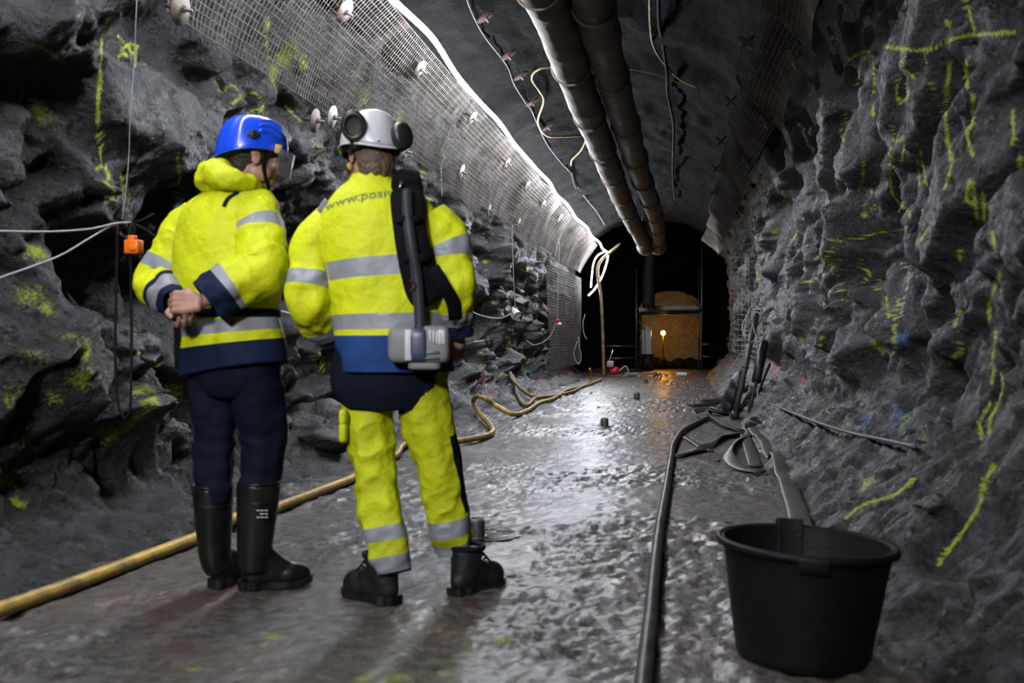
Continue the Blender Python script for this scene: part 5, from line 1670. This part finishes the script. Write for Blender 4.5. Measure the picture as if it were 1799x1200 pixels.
# helmet, visor, hair
def rim1(a): return -.045 + .020 * math.cos(a) - .012 * math.cos(2 * a)
def ridge1(a, t):
    s = 0
    for k in range(3):
        s = s + .030 * np.exp(-((np.abs(np.sin(a)) * 1.35 - .45 - k * .36) / .10) ** 2) * math.exp(-((t - .62) / .26) ** 2)
    return s
mb = MB(); dome(mb, .113, .145, .118, rim1, ridge=ridge1)
hz = A1 @ np.array([0, -.012, .052]) + hc
xf(mb, A1, hz)
hel = mb.build('helmet', M['helmet_blue'], p1.e)
for zl in (.034, .058, .080):
    for sg in (-1, 1):
        q = []
        for y in np.linspace(.0, .105, 12):
            z = zl + .012 * math.sin((y + .0) / .105 * 3.0) - .25 * max(0, y - .06)
            x = .113 * math.sqrt(max(.02, 1 - (y / .145) ** 2 - (z / .120) ** 2)) + .001
            q.append(A1 @ np.array([x * sg, y, z]) + hz)
        mb = MB(); tube(mb, q, [.002] + [.0085] * 10 + [.002], 8, step=.006, flat=.6, ref=A1[:, 2])
        mb.build('helmet_ridge', M['helmet_blue'], hel)
mb = MB()
rimp = [A1 @ np.array([.114 * math.sin(t), .147 * math.cos(t), rim1(t)]) + hz for t in np.linspace(0, 2 * math.pi, 65)]
tube(mb, rimp, .005, 6, raw=True); mb.build('helmet_edge', M['helmet_blue'], hel)
mb = MB()
for sg in (-1, 1):
    mb = MB()
    box(mb, A1 @ np.array([.115 * sg, -.02, .016]) + hz, (.014, .045, .022), A1)
    box(mb, A1 @ np.array([.118 * sg, -.02, .016]) + hz, (.010, .022, .034), A1)
    mb.build('lamp_clip', M['black_plastic'], hel, bevel=.003)
for sg in (-1, 1):
    mb = MB()
    box(mb, A1 @ np.array([.104 * sg, .085, -.022]) + hz, (.014, .026, .036), A1)
    mb.build('visor_hinge', M['yellow_hose'], hel, bevel=.003)
mb = MB()
V = []
for z in np.linspace(-.022, -.125, 10):
    for t in np.linspace(-1.25, 1.25, 22):
        k = 1 + (.022 + z) * .5
        V.append(A1 @ np.array([.125 * math.sin(t) * k, .05 + .115 * math.cos(t) * (k + .05), z]) + hz)
V = np.array(V); Vi = (V - hz) * .985 + hz
f = grid_faces(22, 10); n = len(V)
mb.add(np.vstack([V, Vi]), f + [tuple(x + n for x in q[::-1]) for q in f])
mb.build('visor', M['visor'], hel)
mb = MB()
for sg in (-1, 1):
    tube(mb, [A1 @ np.array(q) + hc for q in [(.082 * sg, .035, .03), (.080 * sg, .025, -.03), (.066 * sg, .04, -.08), (.03 * sg, .065, -.118), (0, .07, -.124)]], .007, 6, flat=.4, step=.012)
mb.build('chin_strap', M['strap'], hel)
mb = MB()
box(mb, A1 @ np.array([.030, .088, .005]) + hc, (.046, .012, .030), A1); box(mb, A1 @ np.array([-.030, .088, .005]) + hc, (.046, .012, .030), A1)
tube(mb, [A1 @ np.array(q) + hc for q in [(.056, .080, .010), (.074, .04, .008), (.080, -.01, .006)]], .004, 6, step=.01)
tube(mb, [A1 @ np.array(q) + hc for q in [(-.056, .080, .010), (-.074, .04, .008), (-.080, -.01, .006)]], .004, 6, step=.01)
mb.build('safety_glasses', M['black_plastic'], p1.e, bevel=.004)
mb = MB(); ell(mb, A1 @ np.array([0, -.03, .012]) + hc, (.080, .092, .070), A1); ell(mb, A1 @ np.array([0, -.055, -.04]) + hc, (.060, .050, .05), A1)
union(mb, 'hair', M['hair_dark'], .008, 4, p1.e)

# ================================================================== person with the white helmet
p2 = Person(690, 1060, 'person seen from behind in yellow jacket and yellow trousers with white helmet and ear muffs')
L = p2.L
yaw2 = 0.06
hip = L(676, 660, .08); waist = L(674, 575, .08); chest = L(668, 430, .08); shc = L(664, 352, .08); nk = L(652, 312, .08)
hc = L(650, 272, .10)
sh_l = L(566, 396, .10); sh_r = L(772, 396, .08)
el_l = L(545, 528, .04); wr_l = L(584, 586, .22)
el_r = L(801, 508, .04); wr_r = L(801, 585, .14)
hl = L(640, 665, .10); kl = L(656, 820, .08); al = L(690, 1000, .03)
hr = L(730, 665, .10); kr = L(772, 815, .14); ar = L(803, 965, .20)
heel_l = L(697, 1066, -.02) * np.array([1, 1, 0]); toe_l = heel_l + norm([-.20, .16, 0]) * .285
heel_r = L(795, 1040, .10); heel_r = heel_r * np.array([1, 1, 0]); toe_r = heel_r + norm([.17, .20, 0]) * .29
mb = MB()
face2 = norm([-.52, .85, -.05]); up2 = norm([-.02, .06, 1])
A2, HP2 = head(mb, hc, face2, up2)
capsules(mb, [hc + A2 @ np.array([0, -.02, -.05]), nk + [0, 0, .02], shc + [0, 0, -.02]], [.055, .058, .075], 14)
for (c, rx, ry, rz) in [(shc + [0, 0, -.06], .16, .085, .09), (chest, .15, .10, .16), (waist, .14, .095, .16), (hip + [0, 0, .02], .15, .10, .12)]:
    ell(mb, c, (rx, ry, rz))
capsules(mb, [shc + [-.05, 0, -.03], sh_l, el_l, wr_l], [.06, .052, .040, .026], 12)
capsules(mb, [shc + [.05, 0, -.03], sh_r, el_r, wr_r], [.06, .052, .040, .026], 12)
for (h_, k_, a_, hh, tt) in [(hl, kl, al, heel_l, toe_l), (hr, kr, ar, heel_r, toe_r)]:
    d_ = norm(tt - hh)
    a0_ = a_ + np.array([0, 0, .03])
    a_ = hh + d_ * .075 + np.array([0, 0, .13])
    capsules(mb, [h_ + [0, 0, .08], h_ * .5 + k_ * .5, k_, k_ * .55 + a0_ * .45, a0_, a_], [.085, .075, .055, .048, .034, .030], 12)
    capsules(mb, [a_, hh + d_ * .06 + [0, 0, .05], hh + d_ * .16 + [0, 0, .045], hh + d_ * .225 + [0, 0, .037]], [.032, .032, .030, .020], 10)
hand(mb, wr_r + [0, .005, -.012], (.03, .22, -.95), (-.5, .75, .15), -1, (.95, 1.0, 1.05, 1.1), 1.0, .6, .02, .5)
hand(mb, wr_l + [.01, .02, -.006], (.45, .72, -.45), (.75, -.5, 0), -1, (.4, .45, .5, .55), 1.0, .35, .04)
body2 = union(mb, 'body', M['skin'], .0042, 4, p2.e)

# trousers: navy seat, yellow legs with grey bands, navy knee panel outside the right leg
mb = MB()
loft(mb, [tuple(hip + [0, 0, .20]) + (.17, .12, yaw2), tuple(hip + [0, 0, .05]) + (.205, .14, yaw2), tuple(hip + [0, 0, -.05]) + (.205, .135, yaw2), tuple(hip + [0, 0, -.13]) + (.15, .10, yaw2)], 20, 60)
tz = [L(0, y)[2] for y in (688, 726, 728, 680, 640)]
xl0, xl1 = L(606, 690, -.02)[0], L(697, 725, -.02)[0]
xr0, xr1, xr2 = L(704, 728, -.02)[0], L(762, 690, -.02)[0], L(768, 650, -.02)[0]
def leg_l(t, a, v):
    b = np.interp(v[0], [xl0, xl1], [tz[0], tz[1]])
    if v[2] > b and v[1] < .2: return 2
    return band(t, [(.785, .845, 1), (.915, .985, 1), (.985, 1.1, 2)])
def leg_r(t, a, v):
    b = np.interp(v[0], [xr0, xr1, xr2], [tz[2], tz[3], tz[4]])
    if v[2] > b and v[1] < .12 and v[0] < xr2: return 2
    if .42 < t < .80 and math.cos(a + .25) > .62: return 2
    return band(t, [(.82, .905, 1), (.95, 1.1, 1)])
limb(mb, [hl + [.005, 0, .10], hl * .6 + kl * .4 + [-.008, 0, 0], kl, kl * .5 + al * .5 + [.002, -.012, 0], al + [.0, -.010, -.012]], [.112, .106, .090, .090, .074], 190, 64, ref=(1, 0, 0), seed=33, wr=.012, mfn=leg_l, folds=[(.48, .12, .007, 1.0), (.72, .1, .009, 2), (.93, .06, .007, 2)])
limb(mb, [hr + [.005, 0, .10], hr * .6 + kr * .4 + [.0, 0, 0], kr + [-.004, 0, 0], kr * .5 + ar * .5 + [-.006, 0, 0], ar + [-.012, 0, .0]], [.116, .108, .094, .090, .076], 190, 64, ref=(1, 0, 0), seed=37, wr=.012, mfn=leg_r, folds=[(.48, .12, .007, 4.0), (.72, .1, .008, 3), (.93, .06, .007, 2)])
tr2 = mb.build('trousers', [M['hivis_t'], M['reflex'], M['dark_navy']], p2.e)
me = tr2.data
n_p = 19 * 60 + 2
for i in range(n_p): me.polygons[i].material_index = 2
mb = MB()
for (dz, s) in [(0, 1.0), (.06, .8)]:
    box(mb, L(606, 745, .03) + np.array([0, 0, dz - .03]), (.03, .12, .075 * s))
mb.build('thigh_pocket', M['hivis_t'], tr2, bevel=.012)
# work boots
for (a_, hh, tt, q) in [(al, heel_l, toe_l, 0), (ar, heel_r, toe_r, 1)]:
    d_ = norm(tt - hh)
    tp = hh + d_ * .085 + np.array([0, 0, .185]); an = hh + d_ * .075 + np.array([0, 0, .11])
    o, ax, sdv = boot(p2.e, tp, an, hh, tt, .062, .056, M['leather'], 'work_boot', toe_h=.095, w=.056)
    mb = MB()
    ring = [tp + np.array([math.cos(t) * .064, math.sin(t) * .064, -.004]) for t in np.linspace(0, 2 * math.pi, 29)]
    tube(mb, ring, .011, 8, raw=True); mb.build('ankle_collar', M['dark_navy'], o)
    mb = MB()
    for k in range(5):
        c = hh + d_ * (.15 + .016 * (4 - k)) + np.array([0, 0, .095 + .016 * k])
        tube(mb, [c - sdv * .03 - [0, 0, .01], c + [0, 0, .008], c + sdv * .03 - [0, 0, .01]], .004, 6, step=.01)
    mb.build('laces', M['strap'], o)

# jacket
mb = MB()
zs2 = [L(0, 590, -.08)[2], L(0, 578, -.08)[2], L(0, 550, -.08)[2], L(0, 482, -.08)[2], L(0, 449, -.08)[2]]
def j2(t, a, v):
    z = v[1]
    if z < zs2[0]: return 2
    if z < zs2[1]: return 0
    if z < zs2[2]: return 1
    if zs2[3] < z < zs2[4]: return 1
    return 0
def kk(px, py, rx, ry, dy=.08, tx=0.0, ty=0.0):
    return tuple(L(px, py, dy)) + (rx, ry, yaw2, tx, ty)
keys = [kk(694, 652, .228, .165), kk(692, 625, .226, .165), kk(688, 592, .222, .16), kk(684, 572, .220, .16, .08, .02), kk(680, 545, .222, .165, .08, .03), kk(676, 500, .226, .168, .08, .07), kk(672, 450, .230, .165, .08, .09),
        kk(669, 410, .234, .155, .08, .04), kk(667, 378, .222, .138), kk(664, 352, .185, .118), kk(660, 334, .142, .10), kk(655, 320, .098, .088), kk(652, 309, .078, .078)]
loft(mb, keys, 150, 96, 2.3, j2, cloth_noise(51, .015, sx=7.5, sz=3.5))
jacket2 = mb.build('jacket', [M['hivis'], M['reflex'], M['blue_cloth']], p2.e)
mb = MB()
limb(mb, [sh_l + [.05, 0, .012], sh_l * .7 + el_l * .3 + [-.012, 0, 0], sh_l * .35 + el_l * .65 + [-.006, 0, 0], el_l, el_l * .5 + wr_l * .5 + [0, .0, -.01], wr_l], [.090, .098, .092, .090, .078, .062], 130, 48,
     mfn=lambda t, a, v: band(t, [(.42, .525, 1), (.82, .93, 1), (.93, 1.1, 2)]), seed=61, wr=.013, folds=[(.60, .10, .010, 2.0)])
mb.build('sleeve', [M['hivis'], M['reflex'], M['navy']], jacket2)
mb = MB()
limb(mb, [sh_r + [-.05, 0, .012], sh_r * .7 + el_r * .3 + [.010, 0, 0], sh_r * .35 + el_r * .65 + [.008, 0, 0], el_r, el_r * .5 + wr_r * .5, wr_r], [.090, .098, .092, .088, .078, .062], 130, 48,
     mfn=lambda t, a, v: band(t, [(.25, .37, 1), (.74, .88, 1), (.88, 1.1, 2)]), seed=65, wr=.013, folds=[(.60, .10, .008, 2.0)])
mb.build('sleeve', [M['hivis'], M['reflex'], M['navy']], jacket2)
BJ2 = BVHTree.FromPolygons([list(v.co) for v in jacket2.data.vertices], [tuple(p.vertices) for p in jacket2.data.polygons])
# standing collar and yoke seam
mb = MB()
cq = [L(687, 318, .12), L(676, 314, .04), L(655, 311, .0), L(634, 317, .03), L(622, 325, .10), L(626, 326, .16)]
tube(mb, cq, .030, 12, flat=.42, ref=(0, 0, 1), step=.012)
mb.build('collar', M['hivis'], jacket2)
mb = MB(); tube(mb, [on_back(BJ2, L(*q), .001) for q in [(588, 363), (610, 352), (640, 343), (670, 339), (700, 337), (730, 340), (760, 352)]], .0035, 6, step=.012, flat=.5)
mb.build('yoke_seam', M['hivis'], jacket2)
mb = MB(); tube(mb, [on_back(BJ2, L(*q), .004) for q in [(563, 373), (570, 361), (577, 353)]], .018, 8, step=.01, flat=.15, ref=(1, 0, .4))
mb.build('shoulder_band', M['reflex'], jacket2)
mb = MB(); tube(mb, [on_back(BJ2, L(*q), .001) for q in [(571, 405), (573, 450), (581, 510), (584, 560)]], .003, 6, step=.012, flat=.5)
mb.build('side_seam', M['hivis'], jacket2)
# printed line of text across the shoulders
cu = bpy.data.curves.new('text', 'FONT')
cu.body = 'www.posiva.fi'; cu.size = 1.0
to = bpy.data.objects.new('text', cu); col.objects.link(to)
dg = bpy.context.evaluated_depsgraph_get()
tm = bpy.data.meshes.new_from_object(to.evaluated_get(dg))
tv = np.array([list(v.co) for v in tm.vertices]); tf = [tuple(p.vertices) for p in tm.polygons]
bpy.data.objects.remove(to)
x0, x1 = tv[:, 0].min(), tv[:, 0].max()
a_, b_ = L(572, 371), L(722, 346)
wd = b_ - a_
V = []
for v in tv:
    u = (v[0] - x0) / (x1 - x0)
    V.append(on_back(BJ2, a_ + wd * u + np.array([0, 0, v[1] * .044 + .012 * math.sin(u * math.pi)]), .0035))
mb = MB(); mb.add(np.array(V), tf); mb.build('printed_text', M['ink'], jacket2, smooth=False)

# helmet with raised ear muffs, hair
def rim2(a): return -.030 + .010 * math.cos(a) - .010 * math.cos(2 * a)
mb = MB(); dome(mb, .116, .140, .118, rim2, ridge=lambda a, t: .02 * np.exp(-(np.sin(a) / .25) ** 2) * math.exp(-((t - .5) / .3) ** 2))
hz = A2 @ np.array([0, -.008, .052]) + hc
xf(mb, A2, hz)
hel = mb.build('helmet', M['helmet_white'], p2.e)
mb = MB()
th = np.linspace(0, 2 * math.pi, 65)
rin = [np.array([.114 * math.sin(t), .138 * math.cos(t), rim2(t) + .004]) for t in th]
rout = [np.array([.124 * math.sin(t), (.148 + .022 * max(0, math.cos(t)) ** 3) * math.cos(t), rim2(t) - .006]) for t in th]
V = np.array(rin[:-1] + rout[:-1] + [r - np.array([0, 0, .006]) for r in rout[:-1]] + [r - np.array([0, 0, .006]) for r in rin[:-1]])
f = grid_faces(64, 4, True) + [(192 + i, 192 + (i + 1) % 64, (i + 1) % 64, i) for i in range(64)]
mb.add(V @ A2.T + hz, f); mb.build('helmet_brim', M['helmet_white'], hel)
mb = MB(); tube(mb, [A2 @ np.array([.105 * math.sin(t), .128 * math.cos(t), -.042]) + hz for t in np.linspace(0, 2 * math.pi, 41)], .014, 8, raw=True, flat=.4, ref=(0, 0, 1))
mb.build('headband', M['strap'], hel)
def muff(px, py, dy, axis, r=.052):
    c = L(px, py, dy); A = axes(axis, (0, 0, 1))
    mb = MB(); revolve(mb, [(0, -.028), (r * .72, -.027), (r * .92, -.018), (r, 0), (r, .018), (r * .9, .026), (r * .62, .026), (r * .56, .016)], c=c, n=36, M=A @ np.diag([1.12, .92, 1]))
    o = mb.build('ear_muff', M['black_plastic'], hel)
    mb = MB(); revolve(mb, [(r * .58, .017), (r * .3, .010), (0, .010)], c=c, n=30, M=A @ np.diag([1.12, .92, 1])); mb.build('cushion', M['foam'], o)
    return c
c1 = muff(622, 221, -.03, (.05, -.95, -.25))
c2 = muff(706, 240, .02, (-.62, .75, -.1), .050)
mb = MB()
tube(mb, [c1 + [0, .02, -.02], L(622, 252, .0), L(612, 268, .02)], .008, 8, step=.01); box(mb, L(624, 254, -.02), (.035, .018, .03))
tube(mb, [c2 + [0, .02, -.02], L(700, 262, .06), L(693, 268, .08)], .008, 8, step=.01)
mb.build('muff_arm', M['black_plastic'], hel)
mb = MB()
for (px, py, dy) in [(664, 246, -.075), (668, 258, -.07)]:
    box(mb, L(px, py, dy + .035), (.012, .01, .010))
mb.build('lamp_bracket', M['helmet_white'], hel, bevel=.003)
mb = MB()
tube(mb, [A2 @ np.array(q) + hc for q in [(-.082, .02, .03), (-.080, .02, -.03), (-.066, .04, -.08), (-.03, .065, -.118)]], .006, 6, flat=.4, step=.012)
mb.build('chin_strap', M['strap'], hel)
mb = MB()
ell(mb, A2 @ np.array([0, -.028, .010]) + hc, (.082, .090, .062), A2)
for i in range(15):
    t = -1.25 + 2.5 * i / 14
    st = A2 @ np.array([.078 * math.sin(t), -.022 - .080 * math.cos(t), .005]) + hc
    en = A2 @ np.array([.066 * math.sin(t), -.030 - .062 * math.cos(t) - .012, -.095 + .012 * math.sin(i * 2.1)]) + hc
    capsules(mb, [st, (st + en) / 2 + A2 @ np.array([0, -.008, 0]), en], [.017, .016, .010], 8)
ell(mb, L(607, 306, .05), (.012, .012, .02))
union(mb, 'hair', M['hair'], .006, 9, p2.e)
mb = MB(); ell(mb, A2 @ np.array([-.088, -.005, -.055]) + hc, (.012, .012, .016), A2, 10, 8)
mb.build('ear_plug', M['yellow_hose'], p2.e)

# black handle held in the right hand
hp_ = wr_r + np.array([.02, .03, -.065])
mb = MB(); tube(mb, [hp_ + [-.06, .05, -.02], hp_, hp_ + [.06, -.03, .015], hp_ + [.105, -.045, .022]], [.014, .016, .018, .016], 12, step=.01)
Rz = np.array([[math.cos(YAW), -math.sin(YAW), 0], [math.sin(YAW), math.cos(YAW), 0], [0, 0, 1]])
def child_things(name, label, cat, at):
    w = Rz @ np.asarray(at, float) + p2.loc
    return thing(name, label, cat, w, YAW)
e = child_things('hand_tool', 'black handle held in the right hand of the person with the white helmet', 'tool', hp_)
for i in range(len(mb.v)): mb.v[i] = mb.v[i] - hp_
mb.build('grip', M['black_plastic'], e)
mb = MB(); cyl(mb, np.array([.105, -.045, .022]), np.array([.125, -.05, .026]), .019, n=12); mb.build('end_cap', M['black_rubber'], e)

# measuring instrument slung over the right shoulder
base = L(735, 420, -.14)
e = child_things('measuring_instrument', 'grey instrument on a black padded strap hanging down the right person\'s back', 'instrument', base)
def I(px, py, dy): return L(px, py, dy) - base
def spath(q, lift):
    return [on_back(BJ2, L(x, y), lift) - base for x, y in q]
pad = spath([(715, 332), (718, 360), (723, 400), (730, 440), (738, 480), (748, 518), (756, 535)], .022)
top_ = [I(716, 305, .16), I(714, 303, .06), I(714, 313, -.005)]
mb = MB(); tube(mb, top_ + pad, [.045, .052, .056, .062, .064, .062, .064, .066, .066, .055], 20, flat=.30, ref=(1, 0, 0), step=.012)
mb.build('shoulder_pad', M['strap'], e)
mb = MB()
for (y, x) in [(392, 722), (458, 735)]:
    c = on_back(BJ2, L(x, y), .062) - base
    tube(mb, [c + [-.045, .02, .0], c + [-.03, -.004, 0], c + [.0, -.008, 0], c + [.03, -.004, 0], c + [.05, .02, 0]], .014, 8, flat=.25, ref=(0, 0, 1), step=.01)
mb.build('hook_and_loop_strap', M['strap'], e)
tubep = [on_back(BJ2, L(x, y), .055) - base for x, y in [(718, 340), (722, 390), (729, 440), (737, 490), (742, 560), (741, 585)]]
mb = MB(); tube(mb, tubep, .021, 16, step=.02)
mb.build('tube', M['pole_grey'], e)
mb = MB()
bk = [on_back(BJ2, L(x, y), .060) - base for x, y in [(706, 333), (707, 316), (713, 311), (724, 311), (730, 316), (732, 331)]]
tube(mb, bk, .006, 8, step=.006); mb.build('buckle', M['chrome'], e)
mb = MB(); tube(mb, [on_back(BJ2, L(x, y), .078) - base for x, y in [(728, 495), (736, 505), (728, 515)]], .006, 6, step=.006, flat=.4); mb.build('sticker', M['plateR'], e)
mb = MB(); tube(mb, [I(760, 470, -.11), I(778, 500, -.10), I(795, 530, -.05), I(800, 560, .0)], .026, 10, flat=.25, ref=(1, 0, .3), step=.02); mb.build('side_strap', M['strap'], e)
def rbox(mb, c, s, r=2.6, n=14, mi=0):
    # softly rounded box
    t = np.linspace(-math.pi / 2, math.pi / 2, n); a = np.linspace(0, 2 * math.pi, 2 * n, endpoint=False)
    pw = lambda x: np.sign(x) * np.abs(x) ** (2 / 5.0)
    V = np.stack([np.outer(pw(np.cos(t)), pw(np.cos(a))), np.outer(pw(np.cos(t)), pw(np.sin(a))), np.repeat(pw(np.sin(t))[:, None], 2 * n, 1)], -1).reshape(-1, 3) * np.asarray(s) / 2
    mb.add(V + c, grid_faces(2 * n, n, True), mi)
cc = on_back(BJ2, L(742, 606), .075) - base
mb = MB(); rbox(mb, cc + [-.055, 0, 0], (.115, .115, .132)); rbox(mb, cc + [.062, 0, 0.003], (.105, .11, .138))
case = mb.build('case', M['instr'], e)
mb = MB(); rbox(mb, cc + [.0, -.004, 0], (.072, .118, .128)); mb.build('middle_section', M['instr_dk'], case)
mb = MB(); box(mb, cc + [-.035, -.057, .0], (.024, .006, .112)); mb.build('label_plate', M['instr_lt'], case, bevel=.002)
mb = MB()
for k in range(4): box(mb, cc + [.045 + .012 * k, -.056, .035 - .004 * k], (.007, .006, .042))
box(mb, cc + [.085, -.052, .03], (.026, .006, .05)); mb.build('window_marks', M['instr_lt'], case, bevel=.001)
mb = MB(); box(mb, cc + [.05, -.054, -.028], (.06, .006, .012)); box(mb, cc + [.05, -.054, -.048], (.06, .006, .008)); mb.build('ridge', M['instr_dk'], case, bevel=.002)
mb = MB(); rbox(mb, cc + [.02, 0, -.076], (.12, .08, .03)); mb.build('foot', M['instr'], case)
